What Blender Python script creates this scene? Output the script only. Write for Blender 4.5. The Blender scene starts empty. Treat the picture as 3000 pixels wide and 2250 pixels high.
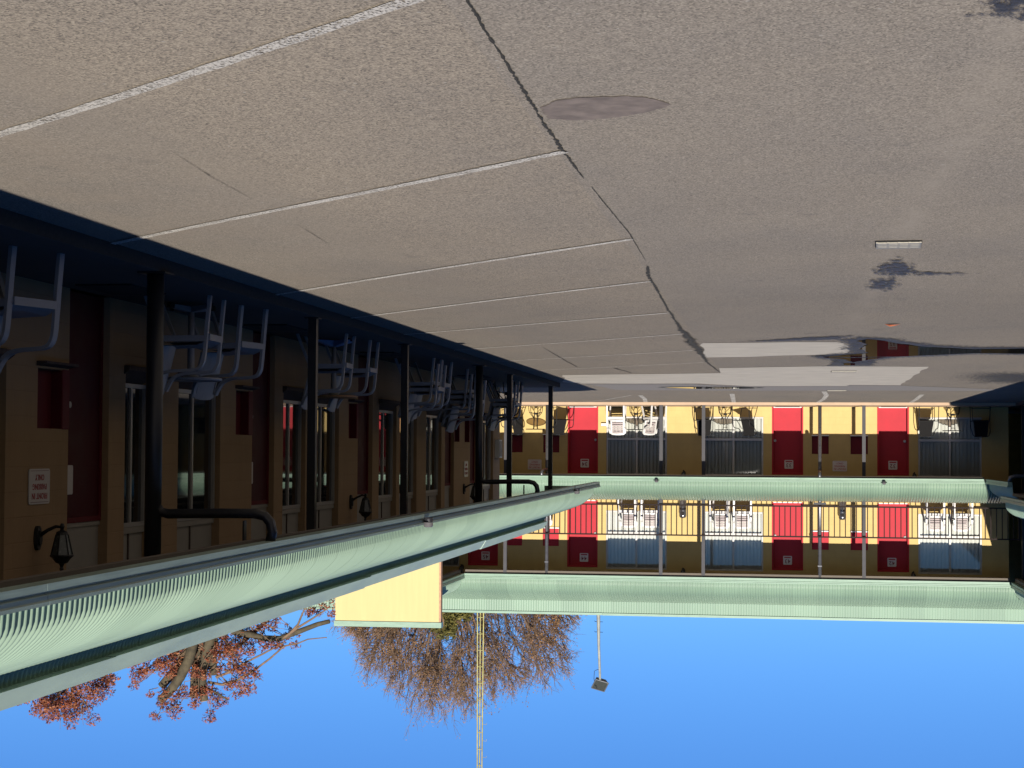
import bpy, math, random
from mathutils import Vector, Matrix

# ------------------------------------------------------------------ camera, sky, sun
SC = bpy.context.scene
COL = SC.collection
R = math.radians
PI = math.pi

H = 1.45
yaw, pitch, roll = R(8.1803), R(-2.0357), 0.0057
fwd = Vector((math.sin(yaw)*math.cos(pitch), math.cos(yaw)*math.cos(pitch), math.sin(pitch)))
right = Vector((math.cos(yaw), -math.sin(yaw), 0))
up = right.cross(fwd)
c_, s_ = math.cos(roll), math.sin(roll)
rr = right*c_ + up*s_
uu = up*c_ - right*s_
cam = bpy.data.cameras.new('camera')
cam.sensor_width = 36
cam.lens = 66
cam.clip_start = 0.1
cam.clip_end = 5000
camo = bpy.data.objects.new('camera', cam)
COL.objects.link(camo)
M = Matrix.Identity(4)
for i in range(3):                       # the photograph was taken with the camera upside down
    M[i][0] = -rr[i]; M[i][1] = -uu[i]; M[i][2] = -fwd[i]; M[i][3] = (0, 0, H)[i]
camo.matrix_world = M
SC.camera = camo

SUN_EL, SUN_AZ = R(22), R(6.2)         # sun low behind the camera, a little to its left
W_ = bpy.data.worlds.new('World')
SC.world = W_
W_.use_nodes = True
nt = W_.node_tree
for n in list(nt.nodes): nt.nodes.remove(n)
sky = nt.nodes.new('ShaderNodeTexSky')
sky.sky_type = 'NISHITA'
sky.sun_disc = False
sky.sun_elevation = SUN_EL
sky.sun_rotation = PI + SUN_AZ
sky.air_density = 0.7
sky.dust_density = 0.0
sky.altitude = 0
sky.ozone_density = 10.0
bg = nt.nodes.new('ShaderNodeBackground')
bg.inputs['Strength'].default_value = 0.075
wo = nt.nodes.new('ShaderNodeOutputWorld')
nt.links.new(sky.outputs[0], bg.inputs[0]); nt.links.new(bg.outputs[0], wo.inputs[0])

sun = bpy.data.lights.new('sun', 'SUN')
sun.energy = 5.0
sun.angle = R(0.5)
sun.color = (1.0, 0.93, 0.82)
suno = bpy.data.objects.new('sun', sun)
COL.objects.link(suno)
d = Vector((math.sin(SUN_AZ)*math.cos(SUN_EL), math.cos(SUN_AZ)*math.cos(SUN_EL), -math.sin(SUN_EL)))
suno.rotation_euler = d.to_track_quat('-Z', 'Y').to_euler()
suno.location = (-5, -40, 30)

SC.view_settings.view_transform = 'Standard'
SC.view_settings.look = 'None'
SC.view_settings.exposure = 0.55
SC.view_settings.gamma = 1
SC.view_settings.use_curve_mapping = False
SC.render.engine = 'CYCLES'
SC.cycles.max_bounces = 8
SC.cycles.diffuse_bounces = 1
SC.cycles.transparent_max_bounces = 12

# ------------------------------------------------------------------ materials
def new_mat(name):
    m = bpy.data.materials.new(name); m.use_nodes = True
    n = m.node_tree; n.nodes.clear()
    o = n.nodes.new('ShaderNodeOutputMaterial')
    b = n.nodes.new('ShaderNodeBsdfPrincipled')
    n.links.new(b.outputs[0], o.inputs[0])
    return m, n, b, o

def node(n, t, **kw):
    x = n.nodes.new(t)
    for k, v in kw.items(): setattr(x, k, v)
    return x

def ramp(n, src, stops):
    r = n.nodes.new('ShaderNodeValToRGB')
    while len(r.color_ramp.elements) < len(stops): r.color_ramp.elements.new(0.5)
    for e, (p, c) in zip(r.color_ramp.elements, stops):
        e.position = p
        e.color = (c, c, c, 1) if isinstance(c, (int, float)) else (*c, 1)
    n.links.new(src, r.inputs[0])
    return r.outputs[0]

def mixc(n, fac, a, b, mode='MIX'):
    x = n.nodes.new('ShaderNodeMix'); x.data_type = 'RGBA'; x.blend_type = mode
    for sck, v in ((x.inputs[0], fac), (x.inputs[6], a), (x.inputs[7], b)):
        if hasattr(v, 'default_value') or hasattr(v, 'links'): n.links.new(v, sck)
        elif isinstance(v, (int, float)): sck.default_value = v
        else: sck.default_value = (*v, 1)
    return x.outputs[2]

def noise(n, co, scale, detail=4, rough=0.55, out='Fac'):
    x = n.nodes.new('ShaderNodeTexNoise')
    x.inputs['Scale'].default_value = scale; x.inputs['Detail'].default_value = detail
    x.inputs['Roughness'].default_value = rough
    if co is not None: n.links.new(co, x.inputs['Vector'])
    return x.outputs[out]

def mathn(n, op, a, b=None, clamp=False):
    x = n.nodes.new('ShaderNodeMath'); x.operation = op; x.use_clamp = clamp
    for i, v in enumerate((a, b)):
        if v is None: continue
        if isinstance(v, (int, float)): x.inputs[i].default_value = v
        else: n.links.new(v, x.inputs[i])
    return x.outputs[0]

def scaled(n, co, s):
    x = n.nodes.new('ShaderNodeMapping'); x.inputs['Scale'].default_value = s
    n.links.new(co, x.inputs['Vector']); return x.outputs[0]

def plain(name, col, rough=0.5, metal=0.0, var=0.12, scale=6.0, stretch=(1, 1, 1), bump=0.0, bscale=60, spec=0.5):
    m, n, b, o = new_mat(name)
    co = node(n, 'ShaderNodeTexCoord').outputs['Object']
    f = noise(n, scaled(n, co, stretch), scale, 5, 0.6)
    lo = tuple(c*(1-var) for c in col); hi = tuple(min(1, c*(1+var)) for c in col)
    n.links.new(ramp(n, f, [(0.3, lo), (0.7, hi)]), b.inputs['Base Color'])
    n.links.new(ramp(n, f, [(0.3, max(0, rough-0.06)), (0.7, min(1, rough+0.06))]), b.inputs['Roughness'])
    b.inputs['Metallic'].default_value = metal
    b.inputs['Specular IOR Level'].default_value = spec
    if bump:
        bp = node(n, 'ShaderNodeBump'); bp.inputs['Strength'].default_value = bump; bp.inputs['Distance'].default_value = 0.004
        n.links.new(noise(n, co, bscale, 4), bp.inputs['Height']); n.links.new(bp.outputs[0], b.inputs['Normal'])
    return m

def wall_mat(name, col, along):
    # painted blockwork: courses of blocks under paint, a little dirt
    m, n, b, o = new_mat(name)
    co = node(n, 'ShaderNodeTexCoord').outputs['Object']
    sp = node(n, 'ShaderNodeSeparateXYZ'); n.links.new(co, sp.inputs[0])
    cb = node(n, 'ShaderNodeCombineXYZ')
    n.links.new(sp.outputs[along], cb.inputs[0]); n.links.new(sp.outputs[2], cb.inputs[1])
    br = node(n, 'ShaderNodeTexBrick')
    br.inputs['Scale'].default_value = 1.0
    br.inputs['Brick Width'].default_value = 0.40; br.inputs['Row Height'].default_value = 0.20
    br.inputs['Mortar Size'].default_value = 0.006; br.inputs['Mortar Smooth'].default_value = 0.6
    br.inputs['Color1'].default_value = (1, 1, 1, 1); br.inputs['Color2'].default_value = (0.965, 0.965, 0.965, 1)
    br.inputs['Mortar'].default_value = (0.93, 0.925, 0.92, 1)
    n.links.new(cb.outputs[0], br.inputs['Vector'])
    f = noise(n, scaled(n, co, (1, 1, 0.5)), 2.5, 6, 0.65)
    base = ramp(n, f, [(0.3, tuple(c*0.93 for c in col)), (0.7, tuple(min(1, c*1.05) for c in col))])
    c1 = mixc(n, 1.0, base, br.outputs['Color'], 'MULTIPLY')
    f2 = noise(n, scaled(n, co, (1, 1, 0.35)), 9, 5, 0.7)
    c2 = mixc(n, ramp(n, f2, [(0.62, 0.0), (0.8, 0.35)]), c1, tuple(c*0.72 for c in col))
    n.links.new(c2, b.inputs['Base Color'])
    b.inputs['Roughness'].default_value = 0.75
    b.inputs['Specular IOR Level'].default_value = 0.2
    bp = node(n, 'ShaderNodeBump'); bp.inputs['Strength'].default_value = 0.35; bp.inputs['Distance'].default_value = 0.004
    h = mathn(n, 'ADD', mathn(n, 'MULTIPLY', br.outputs['Fac'], -1.0), mathn(n, 'MULTIPLY', noise(n, co, 70, 4), 0.5))
    n.links.new(h, bp.inputs['Height']); n.links.new(bp.outputs[0], b.inputs['Normal'])
    return m

def asphalt_mat():
    m, n, b, o = new_mat('asphalt')
    co = node(n, 'ShaderNodeTexCoord').outputs['Object']
    sp = node(n, 'ShaderNodeSeparateXYZ'); n.links.new(co, sp.inputs[0])
    vo = node(n, 'ShaderNodeTexVoronoi'); vo.inputs['Scale'].default_value = 125
    n.links.new(co, vo.inputs['Vector'])
    sv = node(n, 'ShaderNodeSeparateColor'); n.links.new(vo.outputs['Color'], sv.inputs[0])
    coarse = ramp(n, sv.outputs[0], [(0.0, (0.12, 0.110, 0.101)), (0.2, (0.215, 0.196, 0.177)), (0.55, (0.30, 0.27, 0.238)), (1.0, (0.42, 0.378, 0.325))])
    fine = ramp(n, sv.outputs[1], [(0.0, (0.15, 0.139, 0.128)), (0.25, (0.235, 0.217, 0.199)), (0.7, (0.295, 0.271, 0.247)), (1.0, (0.39, 0.358, 0.322))])
    wob = mathn(n, 'MULTIPLY', mathn(n, 'SUBTRACT', noise(n, co, 1.4, 3), 0.5), 0.35)
    xx = mathn(n, 'ADD', sp.outputs[0], wob)
    a = mathn(n, 'SMOOTHSTEP' if False else 'GREATER_THAN', sp.outputs[0], 1.08)
    bmask = ramp(n, mathn(n, 'SUBTRACT', xx, 2.55), [(0.0, 1.0), (0.75, 0.0)])
    strip = mathn(n, 'MULTIPLY', a, bmask)
    c = mixc(n, strip, fine, coarse)
    big = noise(n, scaled(n, co, (1, 0.6, 1)), 0.55, 6, 0.62)
    c = mixc(n, 1.0, c, ramp(n, big, [(0.25, (1.04, 1.01, 0.96)), (0.5, (1.19, 1.13, 1.03)), (0.78, (1.32, 1.24, 1.10))]), 'MULTIPLY')
    # tyre dark / oily blotches
    oil = noise(n, scaled(n, co, (1.2, 0.8, 1)), 1.7, 4, 0.6)
    c = mixc(n, ramp(n, oil, [(0.64, 0.0), (0.76, 0.42)]), c, (0.12, 0.115, 0.115))
    # sandy dust: along the drain line and towards the kerb of the wing
    dr = mathn(n, 'ABSOLUTE', mathn(n, 'ADD', xx, 0.80))
    dust = mathn(n, 'MULTIPLY', ramp(n, dr, [(0.0, 0.75), (0.16, 0.0)]), ramp(n, noise(n, scaled(n, co, (2, 0.5, 1)), 2.2, 4), [(0.35, 0.1), (0.65, 1.0)]))
    c = mixc(n, mathn(n, 'MULTIPLY', dust, 0.85), c, (0.40, 0.35, 0.29))
    kd = mathn(n, 'MULTIPLY', ramp(n, mathn(n, 'SUBTRACT', xx, 2.6), [(0.0, 0.0), (1.0, 1.0)]), ramp(n, noise(n, scaled(n, co, (1, 0.5, 1)), 1.6, 6, 0.7), [(0.42, 0.0), (0.72, 0.6)]))
    c = mixc(n, kd, c, (0.36, 0.30, 0.24))
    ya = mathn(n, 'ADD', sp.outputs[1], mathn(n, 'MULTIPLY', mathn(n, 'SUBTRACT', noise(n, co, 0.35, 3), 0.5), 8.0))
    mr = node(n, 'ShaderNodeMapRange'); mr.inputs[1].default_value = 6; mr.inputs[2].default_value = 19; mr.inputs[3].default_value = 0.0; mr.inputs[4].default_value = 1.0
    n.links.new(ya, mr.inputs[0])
    c = mixc(n, mr.outputs[0], c, mixc(n, 1.0, c, (0.70, 0.70, 0.71), 'MULTIPLY'))  # far asphalt darkened, a viewing-angle falloff put into the colour
    # pale grit
    v2 = node(n, 'ShaderNodeTexVoronoi'); v2.inputs['Scale'].default_value = 9
    n.links.new(co, v2.inputs['Vector'])
    c = mixc(n, ramp(n, v2.outputs['Distance'], [(0.05, 0.9), (0.075, 0.0)]), c, (0.45, 0.42, 0.38))
    n.links.new(c, b.inputs['Base Color'])
    b.inputs['Roughness'].default_value = 0.92
    b.inputs['Specular IOR Level'].default_value = 0.25
    bp = node(n, 'ShaderNodeBump'); bp.inputs['Strength'].default_value = 0.5; bp.inputs['Distance'].default_value = 0.004
    n.links.new(mathn(n, 'ADD', sv.outputs[0], noise(n, co, 220, 3)), bp.inputs['Height'])
    n.links.new(bp.outputs[0], b.inputs['Normal'])
    return m

def paint_mat():
    m, n, b, o = new_mat('worn_white_paint')
    co = node(n, 'ShaderNodeTexCoord').outputs['Object']
    vo = node(n, 'ShaderNodeTexVoronoi'); vo.inputs['Scale'].default_value = 110
    n.links.new(co, vo.inputs['Vector'])
    sv = node(n, 'ShaderNodeSeparateColor'); n.links.new(vo.outputs['Color'], sv.inputs[0])
    wear = mathn(n, 'ADD', mathn(n, 'MULTIPLY', sv.outputs[0], 0.55), mathn(n, 'MULTIPLY', noise(n, co, 2.0, 5, 0.7), 0.8))
    t = node(n, 'ShaderNodeBsdfTransparent'); mx = node(n, 'ShaderNodeMixShader')
    n.links.new(ramp(n, wear, [(0.69, 0.0), (0.93, 1.0)]), mx.inputs[0])
    n.links.new(b.outputs[0], mx.inputs[1]); n.links.new(t.outputs[0], mx.inputs[2])
    n.links.new(mx.outputs[0], o.inputs[0])
    n.links.new(ramp(n, noise(n, co, 25, 4), [(0.3, (0.52, 0.49, 0.44)), (0.7, (0.70, 0.66, 0.60))]), b.inputs['Base Color'])
    b.inputs['Roughness'].default_value = 0.85
    return m

def glass_mat(name, tint=(0.75, 0.8, 0.8), refl=1.0, base=0.08):
    # clear pane: a fresnel mix of mirror and see-through
    m, n, b, o = new_mat(name)
    n.nodes.remove(b)
    gl = node(n, 'ShaderNodeBsdfGlossy'); gl.inputs['Roughness'].default_value = 0.012
    tr = node(n, 'ShaderNodeBsdfTransparent'); tr.inputs['Color'].default_value = (*tint, 1)
    fr = node(n, 'ShaderNodeFresnel'); fr.inputs['IOR'].default_value = 1.52
    mx = node(n, 'ShaderNodeMixShader')
    n.links.new(mathn(n, 'ADD', mathn(n, 'MULTIPLY', fr.outputs[0], refl), base, True), mx.inputs[0])
    n.links.new(tr.outputs[0], mx.inputs[1]); n.links.new(gl.outputs[0], mx.inputs[2])
    n.links.new(mx.outputs[0], o.inputs[0])
    return m

def dark_glass_mat():
    m, n, b, o = new_mat('dark_window_glass')
    b.inputs['Base Color'].default_value = (0.012, 0.015, 0.018, 1)
    b.inputs['Roughness'].default_value = 0.03
    b.inputs['IOR'].default_value = 1.52
    co = node(n, 'ShaderNodeTexCoord').outputs['Object']
    bp = node(n, 'ShaderNodeBump'); bp.inputs['Strength'].default_value = 0.03; bp.inputs['Distance'].default_value = 0.01
    n.links.new(noise(n, co, 1.3, 2), bp.inputs['Height']); n.links.new(bp.outputs[0], b.inputs['Normal'])
    return m

def water_mat():
    m, n, b, o = new_mat('puddle_water')
    b.inputs['Base Color'].default_value = (0.018, 0.018, 0.02, 1)
    b.inputs['Roughness'].default_value = 0.015
    b.inputs['IOR'].default_value = 1.33
    return m

def wet_mat():
    m, n, b, o = new_mat('wet_asphalt')
    co = node(n, 'ShaderNodeTexCoord').outputs['Object']
    n.links.new(ramp(n, noise(n, co, 60, 4), [(0.3, (0.028, 0.028, 0.032)), (0.7, (0.06, 0.058, 0.06))]), b.inputs['Base Color'])
    b.inputs['Roughness'].default_value = 0.6
    return m

def green_roof_mat(name, col, along, streak=0.16, rough=0.5, spec=0.3):
    m, n, b, o = new_mat(name)
    co = node(n, 'ShaderNodeTexCoord').outputs['Object']
    st = (12, 0.8, 0.8) if along == 0 else (0.8, 12, 0.8)
    f = noise(n, scaled(n, co, st), 1.0, 5, 0.6)
    f2 = noise(n, co, 0.8, 4, 0.6)
    c = mixc(n, f2, tuple(x*0.92 for x in col), tuple(x*1.08 for x in col))
    c = mixc(n, ramp(n, f, [(0.45, 0.0), (0.75, streak)]), c, tuple(x*0.55+0.03 for x in col))
    sp = node(n, 'ShaderNodeSeparateXYZ'); n.links.new(co, sp.inputs[0])
    sh = mathn(n, 'FLOOR', mathn(n, 'DIVIDE', sp.outputs[along], 0.762))
    wn = node(n, 'ShaderNodeTexWhiteNoise'); wn.noise_dimensions = '1D'; n.links.new(sh, wn.inputs['W'])
    c = mixc(n, 1.0, c, ramp(n, wn.outputs['Value'], [(0.0, (0.93, 0.93, 0.925)), (1.0, (1.06, 1.05, 1.04))]), 'MULTIPLY')
    lap = mathn(n, 'FRACT', mathn(n, 'DIVIDE', sp.outputs[along], 0.762))
    c = mixc(n, ramp(n, lap, [(0.0, 0.5), (0.018, 0.0)]), c, tuple(x*0.45 for x in col))
    n.links.new(c, b.inputs['Base Color'])
    b.inputs['Roughness'].default_value = rough
    b.inputs['Specular IOR Level'].default_value = spec
    return m

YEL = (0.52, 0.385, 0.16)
MT = dict(
    asphalt=asphalt_mat(), paint=paint_mat(), water=water_mat(), wet=wet_mat(),
    wall_y=wall_mat('yellow_blockwork', YEL, 0), wall_w=wall_mat('yellow_blockwork_shaded', (0.38, 0.255, 0.145), 1),  # wing wall is the yellow paint darkened to deepen its shade
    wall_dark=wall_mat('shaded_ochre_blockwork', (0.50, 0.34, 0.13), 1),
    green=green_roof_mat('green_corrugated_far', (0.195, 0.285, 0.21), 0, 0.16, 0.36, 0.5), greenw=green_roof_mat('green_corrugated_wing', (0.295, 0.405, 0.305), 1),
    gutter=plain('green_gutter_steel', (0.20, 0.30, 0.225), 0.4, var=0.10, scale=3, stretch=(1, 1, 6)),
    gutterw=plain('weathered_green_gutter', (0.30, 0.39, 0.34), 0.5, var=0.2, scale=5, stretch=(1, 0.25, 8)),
    fascia=plain('green_fascia', (0.43, 0.53, 0.42), 0.5, var=0.10, scale=2.2, stretch=(1, 0.5, 3)),
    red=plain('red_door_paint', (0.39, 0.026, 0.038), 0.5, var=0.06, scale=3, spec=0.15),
    red_shaded=plain('red_paint_shaded', (0.125, 0.010, 0.016), 0.6, var=0.1, scale=4, spec=0.2),  # the door red darkened for panels and frames standing in shade
    white=plain('white_paint', (0.78, 0.77, 0.74), 0.5, var=0.04), cream=plain('cream_panel', (0.32, 0.30, 0.26), 0.6, var=0.07),
    frame=plain('aluminium_frame', (0.42, 0.41, 0.39), 0.4, 0.2, var=0.06), brick=plain('dark_brick_sill', (0.085, 0.06, 0.05), 0.85, var=0.35, scale=22, bump=0.3),
    dglass=dark_glass_mat(), glass=glass_mat('clear_window_glass', (0.86, 0.88, 0.87), 1.0, 0.03), table_glass=glass_mat('tinted_table_glass', (0.90, 0.80, 0.70), 0.6, 0.02),
    blind=plain('white_vertical_blind', (0.76, 0.74, 0.69), 0.8, var=0.05, scale=5, stretch=(8, 8, 0.3)), room=plain('dark_room', (0.05, 0.045, 0.04), 0.9),
    gpost=plain('grey_post_paint', (0.070, 0.069, 0.074), 0.6, var=0.1, spec=0.1), bpost=plain('black_post_paint', (0.014, 0.015, 0.019), 0.42, var=0.15),
    chrome=plain('shiny_downpipe', (0.13, 0.13, 0.14), 0.3, 0.6, var=0.15), rail=plain('dark_brown_railing', (0.020, 0.013, 0.012), 0.6, spec=0.1),
    kerb=plain('peach_concrete', (0.42, 0.30, 0.205), 0.85, var=0.10, scale=3, bump=0.2), paving=plain('grey_pavement', (0.070, 0.060, 0.052), 0.9, var=0.2, scale=3, bump=0.25),  # paving colour lowered to deepen the verandah shade
    slab=plain('pale_concrete', (0.47, 0.43, 0.37), 0.9, var=0.09, scale=2.2, bump=0.25, bscale=90), newasph=plain('newer_asphalt', (0.215, 0.20, 0.193), 0.92, var=0.10, scale=30, bump=0.4, bscale=150),
    patch=plain('brown_asphalt_patch', (0.215, 0.175, 0.153), 0.9, var=0.3, scale=9, bump=0.5, bscale=160), crack=plain('crack_fill', (0.035, 0.032, 0.028), 0.95, var=0.4, scale=30),
    weed=plain('weed_green', (0.07, 0.12, 0.03), 0.8), iron=plain('galvanised_grate', (0.30, 0.28, 0.24), 0.55, 0.3, var=0.15, scale=40), dark=plain('dark_void', (0.008, 0.008, 0.009), 0.9),
    resin=plain('white_resin_shaded', (0.30, 0.305, 0.315), 0.45, var=0.05), resinw=plain('bright_white_resin', (0.54, 0.53, 0.52), 0.4, var=0.03), slate=plain('mauve_slats', (0.30, 0.25, 0.25), 0.6, var=0.08),  # wing chair resin is white with shade put into its colour
    black=plain('black_powder_coat', (0.012, 0.012, 0.013), 0.5, spec=0.2), mesh=plain('black_mesh_fabric', (0.013, 0.0125, 0.013), 0.85, var=0.2, scale=60, spec=0.08),
    wood=plain('wood_table_edge', (0.40, 0.20, 0.075), 0.55, var=0.25, scale=10, stretch=(1, 8, 1)), blue=plain('blue_plastic', (0.20, 0.33, 0.55), 0.4), mat_=plain('black_rubber_mat', (0.010, 0.010, 0.011), 0.95, var=0.3, scale=40),
    sign=plain('sign_plate_white', (0.62, 0.57, 0.56), 0.35, var=0.03), sred=plain('sign_red', (0.40, 0.02, 0.03), 0.5), smar=plain('sign_maroon', (0.16, 0.012, 0.03), 0.5),
    door_shaded=plain('red_door_paint_shaded', (0.065, 0.005, 0.009), 0.6, var=0.1, scale=4, spec=0.2), lamp=plain('black_lantern_iron', (0.014, 0.016, 0.017), 0.5), lglass=plain('frosted_lantern_glass', (0.10, 0.115, 0.11), 0.25, var=0.15, scale=20),  # wing doors: the red paint with shade mixed into its colour
    solar=plain('solar_light_black', (0.02, 0.02, 0.024), 0.3), lens=plain('solar_light_lens', (0.10, 0.095, 0.10), 0.25),
    block=plain('cream_yellow_render', (0.52, 0.425, 0.205), 0.8, var=0.05, scale=2.2, stretch=(2.5, 1, 0.25), bump=0.1, spec=0.15), brickedge=plain('pink_brick_edge', (0.42, 0.24, 0.15), 0.85, var=0.25, scale=12),
    bark=plain('grey_brown_bark', (0.155, 0.098, 0.060), 0.9, var=0.35, scale=9), barkp=plain('mossy_pollard_bark', (0.062, 0.049, 0.028), 0.9, var=0.45, scale=7, bump=0.4, bscale=40), cutw=plain('sawn_wood', (0.36, 0.25, 0.13), 0.8, var=0.2, scale=15),
    mastp=plain('yellow_green_mast_paint', (0.30, 0.27, 0.095), 0.55, var=0.3, scale=5), polep=plain('pale_grey_pole', (0.24, 0.25, 0.225), 0.5, var=0.2, scale=6), flood=plain('grey_floodlight', (0.15, 0.155, 0.16), 0.4, 0.4), floodg=plain('floodlight_glass', (0.035, 0.04, 0.036), 0.6, spec=0.2),
    steel=plain('brushed_bin_steel', (0.20, 0.20, 0.21), 0.25, 0.8, var=0.2, scale=8), ceil=plain('dark_ceiling_boards', (0.12, 0.10, 0.08), 0.8), leafm=plain('dry_leaf', (0.42, 0.12, 0.05), 0.7), bucket=plain('bucket_grey', (0.2, 0.2, 0.22), 0.5),
)

def leaf_mat(name, cols):
    m, n, b, o = new_mat(name)
    at = node(n, 'ShaderNodeAttribute'); at.attribute_name = 'tint'
    k = len(cols)-1
    n.links.new(ramp(n, at.outputs['Fac'], [(i/k, c) for i, c in enumerate(cols)]), b.inputs['Base Color'])
    b.inputs['Roughness'].default_value = 0.7
    t = node(n, 'ShaderNodeBsdfTranslucent'); mx = node(n, 'ShaderNodeMixShader'); mx.inputs[0].default_value = 0.3
    n.links.new(ramp(n, at.outputs['Fac'], [(i/k, c) for i, c in enumerate(cols)]), t.inputs['Color'])
    n.links.new(b.outputs[0], mx.inputs[1]); n.links.new(t.outputs[0], mx.inputs[2]); n.links.new(mx.outputs[0], o.inputs[0])
    return m
MT['leaf_red'] = leaf_mat('rust_red_leaves', [(0.06, 0.016, 0.018), (0.20, 0.05, 0.026), (0.36, 0.115, 0.045), (0.46, 0.21, 0.11)])
MT['leaf_tan'] = leaf_mat('tan_twig_leaves', [(0.22, 0.10, 0.04), (0.36, 0.19, 0.08), (0.42, 0.27, 0.12)])
MT['leaf_olive'] = leaf_mat('olive_foliage', [(0.045, 0.045, 0.012), (0.12, 0.11, 0.025), (0.24, 0.20, 0.05)])

# ------------------------------------------------------------------ mesh helpers
WINV = {}

class MB:
    """collects vertices and faces, then links them as ONE object"""
    def __init__(s): s.v = []; s.f = []; s.tint = None
    def add(s, vs, fs):
        b = len(s.v); s.v += [tuple(p) for p in vs]; s.f += [tuple(i+b for i in f) for f in fs]; return s
    def box(s, x0, x1, y0, y1, z0, z1):
        x0, x1 = min(x0, x1), max(x0, x1); y0, y1 = min(y0, y1), max(y0, y1); z0, z1 = min(z0, z1), max(z0, z1)
        return s.add([(x0,y0,z0),(x1,y0,z0),(x1,y1,z0),(x0,y1,z0),(x0,y0,z1),(x1,y0,z1),(x1,y1,z1),(x0,y1,z1)],
              [(0,3,2,1),(4,5,6,7),(0,1,5,4),(1,2,6,5),(2,3,7,6),(3,0,4,7)])
    def quad(s, a, b, c, e): return s.add([a, b, c, e], [(0, 1, 2, 3)])
    def tube(s, pts, r, n=8, cap=True, flat=None):
        pts = [Vector(p) for p in pts]
        m = len(pts)
        rs = r if isinstance(r, (list, tuple)) else [r]*m
        vs = []; prev = None
        for i, p in enumerate(pts):
            t = (pts[min(i+1, m-1)] - pts[max(i-1, 0)]).normalized()
            if prev is None:
                a = Vector((0, 0, 1)) if abs(t.z) < 0.9 else Vector((1, 0, 0))
                u = t.cross(a).normalized()
            else:
                u = (prev - t*prev.dot(t)).normalized()
            w = t.cross(u); prev = u
            for k in range(n):
                an = 2*PI*(k+0.5)/n
                vs.append(p + (u*math.cos(an) + w*math.sin(an))*rs[i])
        fs = [(i*n+k, i*n+(k+1) % n, (i+1)*n+(k+1) % n, (i+1)*n+k) for i in range(m-1) for k in range(n)]
        if cap: fs += [tuple(range(n-1, -1, -1)), tuple((m-1)*n+k for k in range(n))]
        return s.add(vs, fs)
    def ribbon(s, pts, width, thick):
        """sweep of a flat rectangular bar lying in the y-z plane, wide along x. pts: (x, y, z)"""
        pts = [Vector(p) for p in pts]; m = len(pts); vs = []
        ws = width if isinstance(width, (list, tuple)) else [width]*m
        for i, p in enumerate(pts):
            t = (pts[min(i+1, m-1)] - pts[max(i-1, 0)]).normalized()
            nrm = Vector((1, 0, 0)).cross(t).normalized()
            for sx, sn in ((-1, -1), (1, -1), (1, 1), (-1, 1)):
                vs.append(p + Vector((sx*ws[i]/2, 0, 0)) + nrm*(sn*thick/2))
        fs = [(i*4+k, i*4+(k+1) % 4, (i+1)*4+(k+1) % 4, (i+1)*4+k) for i in range(m-1) for k in range(4)]
        fs += [(3, 2, 1, 0), tuple((m-1)*4+k for k in range(4))]
        return s.add(vs, fs)
    def prism(s, prof, a0, a1, place):
        """extrude closed 2-D profile from a0 to a1; place(u, v, a) gives the 3-D point"""
        n = len(prof)
        vs = [place(u, v, a0) for u, v in prof] + [place(u, v, a1) for u, v in prof]
        fs = [(k, (k+1) % n, n+(k+1) % n, n+k) for k in range(n)] + [tuple(range(n-1, -1, -1)), tuple(range(n, 2*n))]
        return s.add(vs, fs)
    def lathe(s, prof, c, n=16, cap=True):
        vs = [(c[0]+r*math.cos(2*PI*k/n), c[1]+r*math.sin(2*PI*k/n), c[2]+z) for r, z in prof for k in range(n)]
        m = len(prof)
        fs = [(i*n+k, i*n+(k+1) % n, (i+1)*n+(k+1) % n, (i+1)*n+k) for i in range(m-1) for k in range(n)]
        if cap: fs += [tuple(range(n-1, -1, -1)), tuple((m-1)*n+k for k in range(n))]
        return s.add(vs, fs)
    def poly(s, pts, z): return s.add([(x, y, z) for x, y in pts], [tuple(range(len(pts)))])
    def build(s, name, mat, parent=None, smooth=False):
        me = bpy.data.meshes.new(name)
        inv = WINV.get(parent)
        vs = [tuple(inv @ Vector(p)) for p in s.v] if inv is not None else s.v
        me.from_pydata(vs, [], s.f)
        me.validate(); me.update()
        me.materials.append(MT[mat] if isinstance(mat, str) else mat)
        if smooth: me.polygons.foreach_set('use_smooth', [True]*len(me.polygons))
        if s.tint is not None and len(s.tint) == len(me.polygons):
            at = me.attributes.new('tint', 'FLOAT', 'FACE'); at.data.foreach_set('value', s.tint)
        ob = bpy.data.objects.new(name, me); COL.objects.link(ob)
        if parent is not None:
            ob.parent = parent
            if inv is not None: WINV[ob] = inv
        return ob

def tag(o, label=None, cat=None, group=None, kind=None):
    for k, v in (('label', label), ('category', cat), ('group', group), ('kind', kind)):
        if v: o[k] = v
    return o

def thing(name, label, cat, loc=(0, 0, 0), rz=0, group=None, world=False):
    o = bpy.data.objects.new(name, None); COL.objects.link(o)
    o.empty_display_size = 0.1
    o.location = loc; o.rotation_euler = (0, 0, rz)
    if world: WINV[o] = (Matrix.Translation(loc) @ Matrix.Rotation(rz, 4, 'Z')).inverted()
    return tag(o, label, cat, group)

def copy_tree(o, parent=None):
    c = o.copy(); COL.objects.link(c)
    if parent is not None: c.parent = parent
    for ch in [x for x in o.children]: copy_tree(ch, c)
    return c

USED = set()
def place(proto, loc, rz, label, group, tilt=0):
    if proto not in USED: USED.add(proto); o = proto
    else: o = copy_tree(proto)
    o.location = loc; o.rotation_euler = (0, tilt, rz)
    o['label'] = label; o['group'] = group
    return o

def structure(mb, name, mat, smooth=False): return tag(mb.build(name, mat, None, smooth), kind='structure')

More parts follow.
